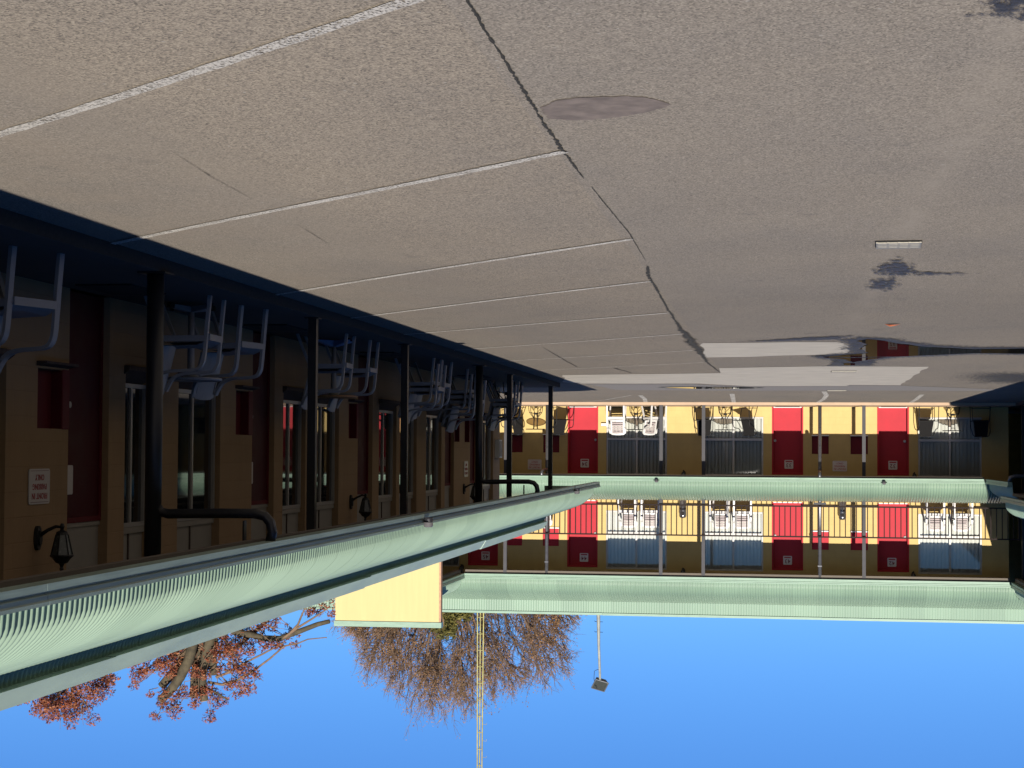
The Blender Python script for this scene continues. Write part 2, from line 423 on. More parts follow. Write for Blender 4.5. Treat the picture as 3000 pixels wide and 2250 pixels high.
def lettering(text, size, mat, parent, origin, xd, yd, spacing=1.0, line=1.0):
    cu = bpy.data.curves.new('lettering', 'FONT'); cu.body = text; cu.size = size
    cu.align_x = 'CENTER'; cu.align_y = 'CENTER'; cu.space_line = line; cu.space_character = spacing
    cu.extrude = 0.0008; cu.offset = size*0.012; cu.resolution_u = 3
    ob = bpy.data.objects.new('lettering', cu); COL.objects.link(ob)
    dg = bpy.context.evaluated_depsgraph_get(); dg.update()
    me0 = bpy.data.meshes.new_from_object(ob.evaluated_get(dg))
    bpy.data.objects.remove(ob)
    o, x, y = Vector(origin), Vector(xd), Vector(yd); z = x.cross(y)
    mb = MB(); mb.add([o + x*v.co.x + y*v.co.y + z*v.co.z for v in me0.vertices], [tuple(p.vertices) for p in me0.polygons])
    bpy.data.meshes.remove(me0)
    return mb.build('lettering', mat, parent)

def wall_with_openings(mb, a0, a1, z0, z1, ops, depth, P):
    """front faces of a wall with openings (b0, b1, c0, c1) and their reveals. P(a, d, z) places a point (d goes into the wall)"""
    xs = sorted({a0, a1, *[o[0] for o in ops], *[o[1] for o in ops]})
    zs = sorted({z0, z1, *[o[2] for o in ops], *[o[3] for o in ops]})
    for i in range(len(xs)-1):
        for j in range(len(zs)-1):
            cx, cz = (xs[i]+xs[i+1])/2, (zs[j]+zs[j+1])/2
            if any(o[0] < cx < o[1] and o[2] < cz < o[3] for o in ops): continue
            mb.quad(P(xs[i],0,zs[j]), P(xs[i+1],0,zs[j]), P(xs[i+1],0,zs[j+1]), P(xs[i],0,zs[j+1]))
    for b0, b1, c0, c1 in ops:
        mb.quad(P(b0,0,c0), P(b0,0,c1), P(b0,depth,c1), P(b0,depth,c0))
        mb.quad(P(b1,0,c0), P(b1,0,c1), P(b1,depth,c1), P(b1,depth,c0))
        mb.quad(P(b0,0,c1), P(b1,0,c1), P(b1,depth,c1), P(b0,depth,c1))
        mb.quad(P(b0,0,c0), P(b1,0,c0), P(b1,depth,c0), P(b0,depth,c0))

def corrugated(mb, prof, lo, hi, P, pitch=0.076, amp=0.009, per=8):
    """curved corrugated sheet. prof: list of (d, z); lo(d), hi(d): ends of the row; P(a, d, z)"""
    A0 = min(lo(p[0]) for p in prof); A1 = max(hi(p[0]) for p in prof)
    n = int((A1-A0)/pitch*per)+1
    nr = []
    for i in range(len(prof)):
        q, w = prof[max(i-1, 0)], prof[min(i+1, len(prof)-1)]
        dx, dz = w[0]-q[0], w[1]-q[1]; L = math.hypot(dx, dz)
        nr.append((-dz/L, dx/L))
    base = len(mb.v)
    aa = [A0+(A1-A0)*k/n for k in range(n+1)]
    for (dd, z), (nx, nz) in zip(prof, nr):
        l, h = lo(dd), hi(dd)
        for a in aa:
            w = amp*math.sin(2*PI*a/pitch)
            mb.v.append(tuple(P(min(max(a, l), h), dd+nx*w, z+nz*w)))
    m = n+1
    for i in range(len(prof)-1):
        l0, h0 = lo(prof[i][0]), hi(prof[i][0]); l1, h1 = lo(prof[i+1][0]), hi(prof[i+1][0])
        l, h = min(l0, l1), max(h0, h1)
        for k in range(n):
            if aa[k+1] <= l or aa[k] >= h: continue
            mb.f.append((base+i*m+k, base+i*m+k+1, base+(i+1)*m+k+1, base+(i+1)*m+k))

def bez(prof, per=3):
    """smooth a profile (Catmull-Rom)"""
    out = []
    for i in range(len(prof)-1):
        p0, p1, p2, p3 = prof[max(i-1, 0)], prof[i], prof[i+1], prof[min(i+2, len(prof)-1)]
        for k in range(per):
            t = k/per
            out.append(tuple(0.5*(2*b+(c-a)*t+(2*a-5*b+4*c-e)*t*t+(-a+3*b-3*c+e)*t**3) for a, b, c, e in zip(p0, p1, p2, p3)))
    out.append(prof[-1]); return out

GUT = [(0, 0), (0, 0.042), (0.013, 0.046), (0.013, 0.053), (-0.004, 0.060), (-0.004, 0.082), (-0.014, 0.090), (-0.014, 0.110), (0.0, 0.112), (0.11, 0.112), (0.11, 0)]

rnd = random.Random(7)
def ragged(pts, step=0.25, amp=0.04, seed=1):
    rg = random.Random(seed); out = []
    for i in range(len(pts)):
        a, b = pts[i], pts[(i+1) % len(pts)]
        L = math.hypot(b[0]-a[0], b[1]-a[1]); n = max(1, int(L/step))
        for k in range(n):
            t = k/n; j = amp if k else amp*0.4
            out.append((a[0]+(b[0]-a[0])*t+rg.uniform(-j, j), a[1]+(b[1]-a[1])*t+rg.uniform(-j, j)*1.5))
    return out

# ------------------------------------------------------------------ setting: ground
g = MB(); g.quad((-1500, -1500, 0), (1500, -1500, 0), (1500, 1500, 0), (-1500, 1500, 0))
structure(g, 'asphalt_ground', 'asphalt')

def flat_patch(name, mat, pts, z, step=0.3, amp=0.03, seed=1):
    m = MB(); m.poly(ragged(pts, step, amp, seed), z); return structure(m, name, mat)

flat_patch('concrete_slab', 'slab', [(1.05, 25.05), (-0.72, 24.9), (-1.02, 26.3), (-0.94, 27.8), (0.46, 28.7), (1.15, 28.9)], 0.004, 0.5, 0.05, 3)
flat_patch('concrete_slab', 'slab', [(1.08, 32.6), (-0.62, 31.9), (-2.43, 32.1), (-2.52, 40.9), (-1.44, 40.7), (-1.40, 41.4), (0.74, 41.5), (1.72, 39.95), (4.2, 39.95), (4.55, 39.2), (4.12, 35.5), (1.12, 34.6)], 0.004, 0.6, 0.04, 4)
flat_patch('newer_asphalt_strip', 'newasph', [(1.9, 40.2), (0.75, 41.6), (-1.38, 41.5), (-1.42, 40.9), (-2.55, 41.1), (-4.9, 43.5), (-4.8, 44.6), (-2.4, 44.3), (0.8, 44.6), (3.8, 44.2), (4.2, 40.3)], 0.004, 0.6, 0.05, 5)
flat_patch('asphalt_patch', 'patch', [(1.005, 7.80), (0.93, 7.66), (0.846, 7.61), (0.74, 7.59), (0.635, 7.59), (0.55, 7.63), (0.50, 7.70), (0.455, 7.80), (0.50, 7.88), (0.562, 7.95), (0.66, 8.04), (0.75, 8.09), (0.89, 8.13), (1.01, 8.07)], 0.004, 0.018, 0.008, 6)

def strip_line(pts, widths, z, seed, amp):
    rg = random.Random(seed); a = []; b = []
    for i in range(len(pts)-1):
        n = max(2, int(math.dist(pts[i], pts[i+1])/0.03)); w_ = 0.0
        for k in range(n):
            t = k/n
            x = pts[i][0]+(pts[i+1][0]-pts[i][0])*t; y = pts[i][1]+(pts[i+1][1]-pts[i][1])*t
            w = widths[i]+(widths[i+1]-widths[i])*t
            w_ = max(-1.2, min(1.2, w_+rg.uniform(-.5, .5))); x += w_*max(w, 0.003)*0.4
            a.append((x-w*rg.uniform(1-amp, 1+amp), y)); b.append((x+w*rg.uniform(1-amp, 1+amp), y))
    m = MB()
    vs = [(x, y, z) for x, y in a]+[(x, y, z) for x, y in b]; n = len(a)
    m.add(vs, [(i, n+i, n+i+1, i+1) for i in range(n-1)])
    return m

J = [(1.0, 5.3), (1.002, 5.92), (1.014, 6.58), (1.024, 7.27), (1.04, 8.3), (1.046, 8.94), (1.04, 9.9)]
structure(strip_line(J, [0.004, 0.0045, 0.005, 0.006, 0.007, 0.009, 0.0015], 0.006, 1, 0.9), 'ground_crack', 'crack')
J = [(1.03, 10.2), (1.0, 12.5), (1.02, 14.2)]
structure(strip_line(J, [0.002, 0.004, 0.001], 0.006, 2, 0.9), 'ground_crack', 'crack')
J = [(1.04, 14.6), (1.08, 15.3), (1.12, 17.5), (1.148, 19.3), (1.17, 21.5), (1.17, 23.0), (1.18, 25), (1.17, 27.0), (1.18, 28.4), (1.19, 31), (1.10, 34.3)]
structure(strip_line(J, [0.007, 0.012, 0.008, 0.010, 0.016, 0.034, 0.055, 0.045, 0.028, 0.014, 0.010], 0.006, 3, 0.95), 'ground_crack', 'crack')
structure(strip_line([(2.93, 8.7), (3.0, 9.6), (3.03, 10.5)], [0.0005, 0.002, 0.0005], 0.006, 4, 0.9), 'ground_crack', 'crack')
structure(strip_line([(3.08, 11.7), (3.12, 12.3), (3.15, 12.9)], [0.0005, 0.002, 0.0005], 0.006, 5, 0.9), 'ground_crack', 'crack')
structure(strip_line([(3.3, 26.0), (3.40, 29), (3.48, 32.0)], [0.002, 0.008, 0.012], 0.006, 6, 0.9), 'ground_crack', 'crack')
structure(strip_line([(2.88, 32.5), (2.74, 34.5)], [0.02, 0.012], 0.006, 8, 0.8), 'ground_crack', 'crack')

# angled parking bay lines
BAYS = [(1.226, 5.89, 3.568, 8.185), (1.05, 8.941, 5.0, 13.02), (1.03, 12.70, 5.02, 17.40), (1.116, 15.897, 5.02, 20.45), (1.162, 19.55, 5.02, 23.30), (1.191, 23.07, 5.02, 26.95), (1.252, 26.79, 5.02, 30.50), (1.26, 30.4, 5.02, 34.1), (2.6, 35.6, 5.02, 38.0)]
BAYS[0] = (0.55, 5.23, 5.0, 9.59)
for i, (x0, y0, x1, y1) in enumerate(BAYS):
    m = MB(); L = math.hypot(x1-x0, y1-y0); nx, ny = -(y1-y0)/L, (x1-x0)/L; n = int(L/0.2)
    rg = random.Random(40+i); vs = []
    for k in range(n+1):
        t = k/n; w = max(0.022, 0.036-0.0025*i)*rg.uniform(0.85, 1.15); bow = 0.02*math.sin(t*5+i)
        for sgn in (-1, 1): vs.append((x0+(x1-x0)*t+nx*(sgn*w+bow), y0+(y1-y0)*t+ny*(sgn*w+bow), 0.008))
    m.add(vs, [(2*k, 2*k+1, 2*k+3, 2*k+2) for k in range(n)])
    structure(m, 'parking_line', 'paint')
for i, pts in enumerate([[(5.84, 55.0), (4.9, 52.5), (3.85, 48.3)], [(3.60, 48.2), (3.72, 51.5), (3.92, 54.6)], [(1.22, 46.8), (1.30, 51), (1.38, 55.0)], [(-0.99, 45.0), (-1.12, 48), (-1.12, 51.5), (-1.03, 55.0)], [(-3.43, 47.3), (-3.58, 51.5), (-3.66, 55.0)]]):
    w = 0.03 if i == 0 else 0.06
    m = MB(); vs = []
    for x, y in pts: vs += [(x-w, y, 0.008), (x+w, y, 0.008)]
    m.add(vs, [(2*k, 2*k+1, 2*k+3, 2*k+2) for k in range(len(pts)-1)])
    structure(m, 'parking_line', 'paint')

# puddles and wet ground
def damp_mat():
    m, n, b, o = new_mat('damp_stain')
    co = node(n, 'ShaderNodeTexCoord').outputs['Object']
    at = node(n, 'ShaderNodeAttribute'); at.attribute_name = 'a'
    t = node(n, 'ShaderNodeBsdfTransparent'); mx = node(n, 'ShaderNodeMixShader')
    f = noise(n, scaled(n, co, (1.5, 0.8, 1)), 10.0, 8, 0.75)
    k = mathn(n, 'ADD', mathn(n, 'MULTIPLY', at.outputs['Fac'], 1.1), mathn(n, 'MULTIPLY', mathn(n, 'SUBTRACT', f, 0.5), 4.6))
    n.links.new(ramp(n, k, [(0.30, 0.0), (0.75, 0.86)]), mx.inputs[0])
    n.links.new(t.outputs[0], mx.inputs[1]); n.links.new(b.outputs[0], mx.inputs[2]); n.links.new(mx.outputs[0], o.inputs[0])
    n.links.new(ramp(n, noise(n, co, 60, 4), [(0.3, (0.035, 0.034, 0.037)), (0.7, (0.075, 0.07, 0.07))]), b.inputs['Base Color'])
    b.inputs['Roughness'].default_value = 0.55
    return m
MT['damp'] = damp_mat()
def soft_patch(name, pts, z, seed, inner=0.45, step=0.2, amp=0.03, grow=1.12, a0=0.8):
    ring = ragged(pts, step, amp, seed); n = len(ring)
    cx = sum(p[0] for p in ring)/n; cy = sum(p[1] for p in ring)/n
    me = bpy.data.meshes.new(name)
    vs = [(cx, cy, z)]+[(cx+(x-cx)*inner, cy+(y-cy)*inner, z) for x, y in ring]+[(cx+(x-cx)*grow, cy+(y-cy)*grow, z) for x, y in ring]
    fs = [(0, 1+k, 1+(k+1) % n) for k in range(n)]+[(1+k, 1+n+k, 1+n+(k+1) % n, 1+(k+1) % n) for k in range(n)]
    me.from_pydata(vs, [], fs); at = me.attributes.new('a', 'FLOAT', 'POINT'); at.data.foreach_set('value', [a0]+[a0*0.9]*n+[0.0]*n)
    me.materials.append(MT['damp']); ob = bpy.data.objects.new(name, me); COL.objects.link(ob)
    return tag(ob, kind='structure')
def rim_patch(name, pts, z, width, seed):
    """a damp border that follows a puddle's outline and fades outwards"""
    ring = ragged(pts, 0.25, 0.05, seed); n = len(ring); cx = sum(p[0] for p in ring)/n; cy = sum(p[1] for p in ring)/n
    out = []
    for k, (x, y) in enumerate(ring):
        a, b = ring[k-1], ring[(k+1) % n]; tx, ty = b[0]-a[0], b[1]-a[1]; L = math.hypot(tx, ty) or 1
        nx, ny = ty/L, -tx/L
        out.append((nx, ny))
    area = sum(ring[k-1][0]*ring[k][1]-ring[k][0]*ring[k-1][1] for k in range(n)); sg = 1 if area > 0 else -1
    vs = [(x, y, z) for x, y in ring]+[(x+sg*u*width*0.45, y+sg*w*width*0.9, z) for (x, y), (u, w) in zip(ring, out)]
    me = bpy.data.meshes.new(name); me.from_pydata(vs, [], [(k, n+k, n+(k+1) % n, (k+1) % n) for k in range(n)])
    at = me.attributes.new('a', 'FLOAT', 'POINT'); at.data.foreach_set('value', [1.1]*n+[0.0]*n)
    me.materials.append(MT['damp']); ob = bpy.data.objects.new(name, me); COL.objects.link(ob)
    return tag(ob, kind='structure')
PUD = [(-0.95, 24.5), (-1.09, 24.15), (-1.405, 24.85), (-1.866, 25.85), (-2.609, 26.55), (-4.6, 26.4), (-4.6, 27.9), (-2.733, 27.55), (-1.819, 28.4), (-1.10, 28.7), (-0.6, 28.5), (-1.231, 27.5), (-1.06, 26.436), (-1.12, 25.3)]
flat_patch('puddle', 'water', PUD, 0.014, 0.3, 0.05, 12)
rim_patch('wet_patch', PUD, 0.011, 0.75, 12)
PUD2 = [(-0.6, 28.6), (-1.07, 28.9), (-1.55, 28.7), (-1.30, 29.5), (-1.12, 30.3), (-0.98, 29.4)]
flat_patch('puddle', 'water', PUD2, 0.0145, 0.2, 0.03, 13)
rim_patch('wet_patch', PUD2, 0.0115, 0.7, 13)
flat_patch('puddle', 'water', [(-1.0, 30.6), (-1.16, 30.6), (-1.2, 31.3), (-1.0, 31.3)], 0.014, 0.2, 0.02, 14)
soft_patch('wet_patch', [(-0.75, 29.6), (-1.45, 29.4), (-1.5, 31.7), (-0.7, 31.7)], 0.010, 20, 0.7, 0.3, 0.08, 1.15, 1.1)
soft_patch('wet_patch', [(0.6, 24.75), (-0.4, 24.55), (-0.9, 24.2), (-0.9, 23.4), (-0.3, 23.7), (0.2, 24.4)], 0.0105, 21, 0.6, 0.2, 0.05, 1.1, 0.9)
PUD3 = [(2.62, 42.2), (2.0, 42.0), (0.9, 42.1), (0.5, 42.4), (0.9, 42.8), (1.9, 42.9)]
flat_patch('puddle', 'water', PUD3, 0.014, 0.3, 0.05, 15)
rim_patch('wet_patch', PUD3, 0.0112, 0.5, 15)
soft_patch('wet_patch', [(-0.86, 14.1), (-0.78, 14.5), (-0.70, 15.1), (-0.80, 15.5), (-0.98, 15.6), (-1.08, 15.2), (-0.98, 14.6)], 0.010, 17, 0.6, 0.5, 0.01, 1.25, 0.75)
soft_patch('wet_patch', [(-0.72, 15.9), (-0.74, 16.8), (-0.95, 17.0), (-1.0, 16.4), (-0.95, 15.6)], 0.0102, 27, 0.6, 0.5, 0.01, 1.2, 0.7)
soft_patch('wet_patch', [(-0.95, 15.1), (-1.0, 15.6), (-1.5, 15.5), (-1.55, 15.35)], 0.0104, 28, 0.5, 0.5, 0.01, 1.15, 0.55)
soft_patch('wet_patch', [(-0.55, 5.3), (-0.66, 6.0), (-0.60, 6.3), (-0.72, 6.38), (-0.79, 6.46), (-0.95, 6.3), (-1.05, 5.3)], 0.010, 18, 0.5, 0.3, 0.01, 1.15, 0.7)
soft_patch('wet_patch', [(-3.4, 34.0), (-5.5, 33.0), (-5.8, 41), (-3.9, 39.8), (-3.1, 36.5)], 0.010, 19, 0.45, 0.4, 0.2, 1.1, 0.75)

# drain grates, leaf
def grate(x, y, w, l, label, rz=0.05):
    t = thing('drain_grate', label, 'drain', (x, y, 0.005), rz, 'drain grates in the asphalt')
    MB().box(-w/2-0.012, w/2+0.012, -l/2-0.02, l/2+0.02, 0, 0.004).build('pit', 'dark', t)
    m = MB()
    for k in range(4): yy = -l/2+l*(k+0.5)/4; m.box(-w/2, w/2, yy-l/11, yy+l/11, 0.006, 0.014)
    for k in range(5): xx = -w/2+w*k/4; m.box(xx-0.008, xx+0.008, -l/2, l/2, 0.006, 0.013)
    m.build('bars', 'iron', t)
grate(-0.80, 13.20, 0.29, 0.36, 'pale drain grate with dark slots nearest the camera, set in open asphalt')
grate(-1.09, 33.85, 0.42, 0.5, 'white drain grate lying in the pale concrete slab', 0)
grate(-1.26, 44.2, 0.42, 0.5, 'small bright drain grate on the asphalt close to the yellow motel', 0)
m = MB(); m.add([(-0.07, -0.01, 0.005), (-0.03, -0.035, 0.012), (0.03, -0.03, 0.02), (0.07, 0.0, 0.006), (0.02, 0.03, 0.024), (-0.04, 0.02, 0.014)], [(0, 1, 2, 3, 4, 5)])
lf = m.build('fallen_leaf', 'leafm'); lf.location = (-1.23, 21.4, 0.0); lf.scale = (1.25, 1.6, 1.3)
tag(lf, 'single dry orange leaf lying on the open asphalt', 'leaf')

# ------------------------------------------------------------------ the single-storey wing
XW, XP, XG = 5.95, 4.75, 3.76
Y0, YE = -2.0, 38.8
def zs(y): return -0.0022*(y-10)
PW = lambda a, dd, z: (XW+dd, a, z)                       # wall frame: a along y, d into the wall
PR = lambda a, dd, z: (dd, a, z+zs(a))                    # roof frame: d is x

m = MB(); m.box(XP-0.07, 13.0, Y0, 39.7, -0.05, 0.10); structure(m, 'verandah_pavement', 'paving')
m = MB(); m.box(XP-0.078, XP-0.0702, Y0, 39.705, 0.0, 0.097); structure(m, 'pavement_edge_shade', 'crack')  # dark strip standing in for shadow on the pavement face

wing = thing('motel_wing', 'long single storey motel wing in shade with green bullnose verandah roof', 'building', (XW, 20, 0), 0, world=True)
DOORS = [(15.13, 16.09, 1), (20.68, 21.62, 1), (26.05, 27.02, 1), (33.02, 33.95, 0), (35.74, 36.65, 1), (9.8, 10.7, 1), (4.4, 5.3, 1)]
WINS = [(16.51, 17.25), (18.04, 19.46), (22.02, 23.1), (23.5, 24.9), (27.47, 28.75), (29.0, 30.4), (31.23, 32.67), (37.32, 38.7), (11.2, 12.3), (12.6, 13.84), (5.9, 7.2), (7.6, 8.9)]
SMALL = [(14.46, 14.98), (20.03, 20.52), (25.48, 25.95), (34.0, 34.52), (35.12, 35.62), (9.1, 9.6)]
ops = [(a, b, 0.10, 2.62) for a, b, _ in DOORS] + [(a, b, 0.68, 2.62) for a, b in WINS] + [(a, b, 0.80, 1.29) for a, b in SMALL]
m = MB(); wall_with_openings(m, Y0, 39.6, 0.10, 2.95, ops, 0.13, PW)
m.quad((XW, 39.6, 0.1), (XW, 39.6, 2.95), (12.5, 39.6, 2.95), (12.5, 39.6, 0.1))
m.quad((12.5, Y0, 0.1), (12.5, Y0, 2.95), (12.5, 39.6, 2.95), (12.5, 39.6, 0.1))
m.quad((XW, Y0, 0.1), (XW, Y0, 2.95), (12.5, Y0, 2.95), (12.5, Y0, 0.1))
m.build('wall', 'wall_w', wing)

for a, b, k in DOORS:
    dm = MB(); dm.box(XW+0.078, XW+0.125, a+0.045, b-0.045, 0.105, 2.045); dob = dm.build('door', 'door_shaded', wing)
    MB().box(XW+0.06, XW+0.129, a+0.002, a+0.045, 0.105, 2.09).box(XW+0.06, XW+0.129, b-0.045, b-0.002, 0.105, 2.09).box(XW+0.06, XW+0.129, a+0.045, b-0.045, 2.045, 2.09).build('door_frame', 'red_shaded', dob)
    hy = a+0.13 if k else b-0.13
    MB().tube([(XW+0.078, hy, 1.08), (XW+0.035, hy, 1.08)], 0.028, 12).build('handle', 'frame', dob)
    MB().box(XW+0.07, XW+0.12, a+0.004, b-0.004, 2.092, 2.13).box(XW+0.085, XW+0.12, a+0.004, b-0.004, 2.13, 2.615).build('door_transom', 'cream', dob)
for a, b in WINS:
    mid = a+(b-a)*0.46
    f = MB()
    x0, x1 = XW+0.055, XW+0.10
    f.box(x0, x1, a+0.003, b-0.003, 0.845, 0.885).box(x0, x1, a+0.003, b-0.003, 2.14, 2.18)
    f.box(x0, x1, a+0.003, a+0.045, 0.885, 2.14).box(x0, x1, b-0.045, b-0.003, 0.885, 2.14).box(x0+0.003, x1, mid-0.022, mid+0.022, 0.885, 2.14)
    fo = f.build('window', 'frame', wing)
    MB().box(XW+0.078, XW+0.086, a+0.045, mid-0.022, 0.885, 2.14).box(XW+0.085, XW+0.093, mid+0.022, b-0.045, 0.885, 2.14).build('pane', 'dglass', fo)
    s = MB(); s.prism([(XW-0.05, 0.69), (XW-0.05, 0.73), (XW+0.10, 0.842), (XW+0.10, 0.69)], a-0.04, b+0.04, lambda u, v, w: (u, w, v)); s.build('sill', 'brick', fo)
    MB().box(XW+0.06, XW+0.12, a+0.003, b-0.003, 2.182, 2.24).box(XW+0.085, XW+0.12, a+0.003, b-0.003, 2.24, 2.615).build('transom_panel', 'cream', fo)
    MB().box(XW+0.072, XW+0.084, mid-0.012, mid+0.012, 2.241, 2.614).build('transom_bar', 'brick', fo)
for a, b in SMALL:
    p = MB(); p.box(XW+0.09, XW+0.12, a+0.002, b-0.002, 0.802, 1.288); po = p.build('red_vent_panel', 'red_shaded', wing)
    MB().box(XW-0.006, XW+0.09, b-0.014, b-0.002, 0.802, 1.288).build('side_trim', 'red_shaded', po)
    for da, db, _ in DOORS:
        if 0 < da-b < 0.3: MB().box(XW-0.008, XW-0.002, b-0.001, da-0.002, 0.795, 1.292).build('corner_panel', 'red_shaded', po)
        if 0 < a-db < 0.3: MB().box(XW-0.008, XW-0.002, db+0.002, a+0.001, 0.795, 1.292).build('corner_panel', 'red_shaded', po)
    s = MB(); s.prism([(XW-0.09, 0.745), (XW-0.09, 0.765), (XW+0.09, 0.80), (XW+0.09, 0.745)], a-0.03, b+0.14, lambda u, v, w: (u, w, v)); s.build('sill', 'brick', po)

# bullnose roof, gutter, fascia, deck
prof = bez([(3.868, 2.235), (3.870, 2.31), (3.889, 2.415), (3.99, 2.52), (4.133, 2.615), (4.346, 2.70), (4.56, 2.775), (4.78, 2.845), (4.872, 2.90), (4.884, 3.06)], 3)
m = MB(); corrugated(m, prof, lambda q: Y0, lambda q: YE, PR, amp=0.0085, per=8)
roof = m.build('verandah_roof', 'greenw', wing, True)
e = MB(); cap = [(x-0.006, z+0.012) for x, z in prof]; 
vs = [PR(YE-0.02, x, z) for x, z in cap]+[PR(YE+0.012, x, z) for x, z in cap]; n = len(cap)
e.add(vs, [(k, k+1, n+k+1, n+k) for k in range(n-1)])
vs = [PR(YE+0.012, x, z) for x, z in cap]+[PR(YE+0.012, x+0.02, z-0.05) for x, z in cap]
e.add(vs, [(k, k+1, n+k+1, n+k) for k in range(n-1)])
e.build('end_capping', 'white', roof)
e = MB(); e.add([PR(YE, x, z) for x, z in prof]+[PR(YE, 4.884, 2.235)], [tuple(range(len(prof)+1))]); e.build('end_panel', 'greenw', roof)
m = MB()
for y0, y1 in ((Y0, 9.3), (9.306, 19.05), (19.056, 28.4), (28.406, YE+0.35)):
    m.prism(GUT, y0, y1, lambda u, v, w: PR(w, XG+u, 2.150+v))
m.build('gutter', 'gutterw', roof)
m = MB(); m.box(XG+0.115, XG+0.175, Y0, YE, 2.125, 2.187); m.box(XG+0.115, XG+0.30, Y0, YE, 2.19, 2.225); m.box(XG+0.30, XG+0.34, Y0, YE, 2.20, 2.30); m.build('gutter_beam', 'ceil', roof)
m = MB()
for y0, y1 in ((Y0, 13.2), (13.2, 21.8), (21.8, 30.5), (30.5, YE)):
    dz = {13.2: -0.004, 21.8: -0.014, 30.5: -0.003}.get(y0, 0.0)
    vs = []
    for y in (y0, y1): vs += [PR(y, 4.80, 2.975+dz), PR(y, 4.885, 3.115+dz), PR(y, 4.97, 3.115+dz), PR(y, 4.97, 2.975+dz)]
    m.add(vs, [(0,1,5,4),(1,2,6,5),(2,3,7,6),(3,0,4,7),(3,2,1,0),(4,5,6,7)])
m.build('fascia', 'fascia', roof)
m = MB(); m.quad(PR(Y0, 4.972, 3.10), PR(Y0, 12.6, 3.10), PR(YE, 12.6, 3.10), PR(YE, 4.972, 3.10)); m.quad(PR(YE, 4.972, 3.10), PR(YE, 12.6, 3.10), PR(YE, 12.6, 2.9), PR(YE, 4.972, 2.9))
m.build('roof_deck', 'fascia', wing)
m = MB(); m.quad((4.45, Y0, 2.63), (XW, Y0, 2.63), (XW, YE, 2.63), (4.45, YE, 2.63)); m.build('ceiling', 'ceil', wing)

for i, (y, w) in enumerate([(4.1, 0.085), (9.0, 0.085), (13.82, 0.13), (18.71, 0.085), (23.45, 0.085), (29.4, 0.115), (32.76, 0.085), (38.7, 0.085)]):
    p = MB()
    if w > 0.1: p.tube([(XP, y, 0.102), (XP, y, 2.64)], w/2, 14)
    else: p.box(XP-w/2, XP+w/2, y-w/2, y+w/2, 0.102, 2.64)
    po = p.build('verandah_post', 'bpost', wing, w > 0.1)
    MB().box(XP-w*0.85, XP+w*0.85, y-w*0.85, y+w*0.85, 0.102, 0.112).build('base_plate', 'bpost', po)
    if w > 0.1:
        z = 1.945
        pts = [(XP-0.02, y, z-0.07), (XP-0.06, y, z-0.015), (XP-0.12, y, z), (4.2, y, z-0.008), (3.84, y, z-0.008), (3.76, y, z+0.01), (3.715, y, z+0.06), (3.70, y, z+0.13), (3.72, y, 2.16)]
        pts = [(q[0]+0.11, q[1], q[2]) if j > 3 else q for j, q in enumerate(pts)]
        MB().tube(pts, 0.038, 12).build('downpipe', 'bpost', po, True)
        MB().box(4.02, 4.035, y-0.03, y+0.03, 1.99, 2.14).build('pipe_strap', 'bpost', po)

# ------------------------------------------------------------------ the two-storey motel block facing the camera
TH = R(1.3)
FAR = (5.0, 57.35, 0.0)
def fx(xm, dd=0.0, Yp=57.6):
    """distance along the (slightly turned) facade for a point that would sit at x = xm on a square-on plane"""
    t = math.tan(TH); r = xm/Yp
    Yb = Yp-0.25 if Yp == 57.6 else Yp
    X = r*(Yb-5*t)/(1-r*t)
    return (X-5)/math.cos(TH) - dd*math.sin(TH)
def FP(s, dd, z):
    """world point for facade coordinates (dd towards the camera)"""
    return (FAR[0]+s*math.cos(TH)+dd*math.sin(TH), FAR[1]+s*math.sin(TH)-dd*math.cos(TH), z)
PF = lambda a, dd, z: (a, dd, z)
SL, SR = fx(-6.70), 8.6                          # ends of the facade
FZ = 2.88                                        # upper floor level

m = MB(); b0 = FP(-19, 2.32, 0); 
vs = [FP(-14.5, 2.07, 0), FP(9, 2.07, 0), FP(9, -9, 0), FP(-14.5, -9, 0)]
m.add([(x, y, -0.05) for x, y, _ in vs]+[(x, y, 0.08) for x, y, _ in vs], [(0,1,5,4),(1,2,6,5),(2,3,7,6),(3,0,4,7),(4,5,6,7)])
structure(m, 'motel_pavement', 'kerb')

far = thing('two_storey_motel', 'yellow two storey motel block with red doors and two green bullnose roofs', 'building', FAR, TH)
U = lambda *xs: [fx(x) for x in xs]
DOORF = [U(5.593, 6.537), U(-0.647, 0.295), U(-3.791, -2.849), U(8.69, 9.63)]
WINF = [U(3.477, 5.337), U(0.551, 2.36), U(-5.923, -4.061), U(9.9, 11.7)]
SWF = [U(7.936, 8.436), U(6.794, 7.294), U(-1.41, -0.905), U(-2.575, -2.06)]
for L in DOORF+WINF+SWF: L.sort()
ops = []
for z in (0.0, 2.872):
    ops += [(a, b, 0.08+z, 2.13+z) for a, b in DOORF] + [(a, b, 0.385+z, 2.17+z) for a, b in WINF] + [(a, b, 0.955+z, 1.497+z) for a, b in SWF]
m = MB(); wall_with_openings(m, SL, SR, 0.0, 5.9, ops, 0.10, PF)
m.quad((SL, 0, 0), (SL, 0, 5.9), (SL, 8, 5.9), (SL, 8, 0)); m.quad((SR, 0, 0), (SR, 0, 5.9), (SR, 8, 5.9), (SR, 8, 0)); m.quad((SL, 8, 0), (SL, 8, 6.2), (SR, 8, 6.2), (SR, 8, 0))
m.build('wall', 'wall_y', far)

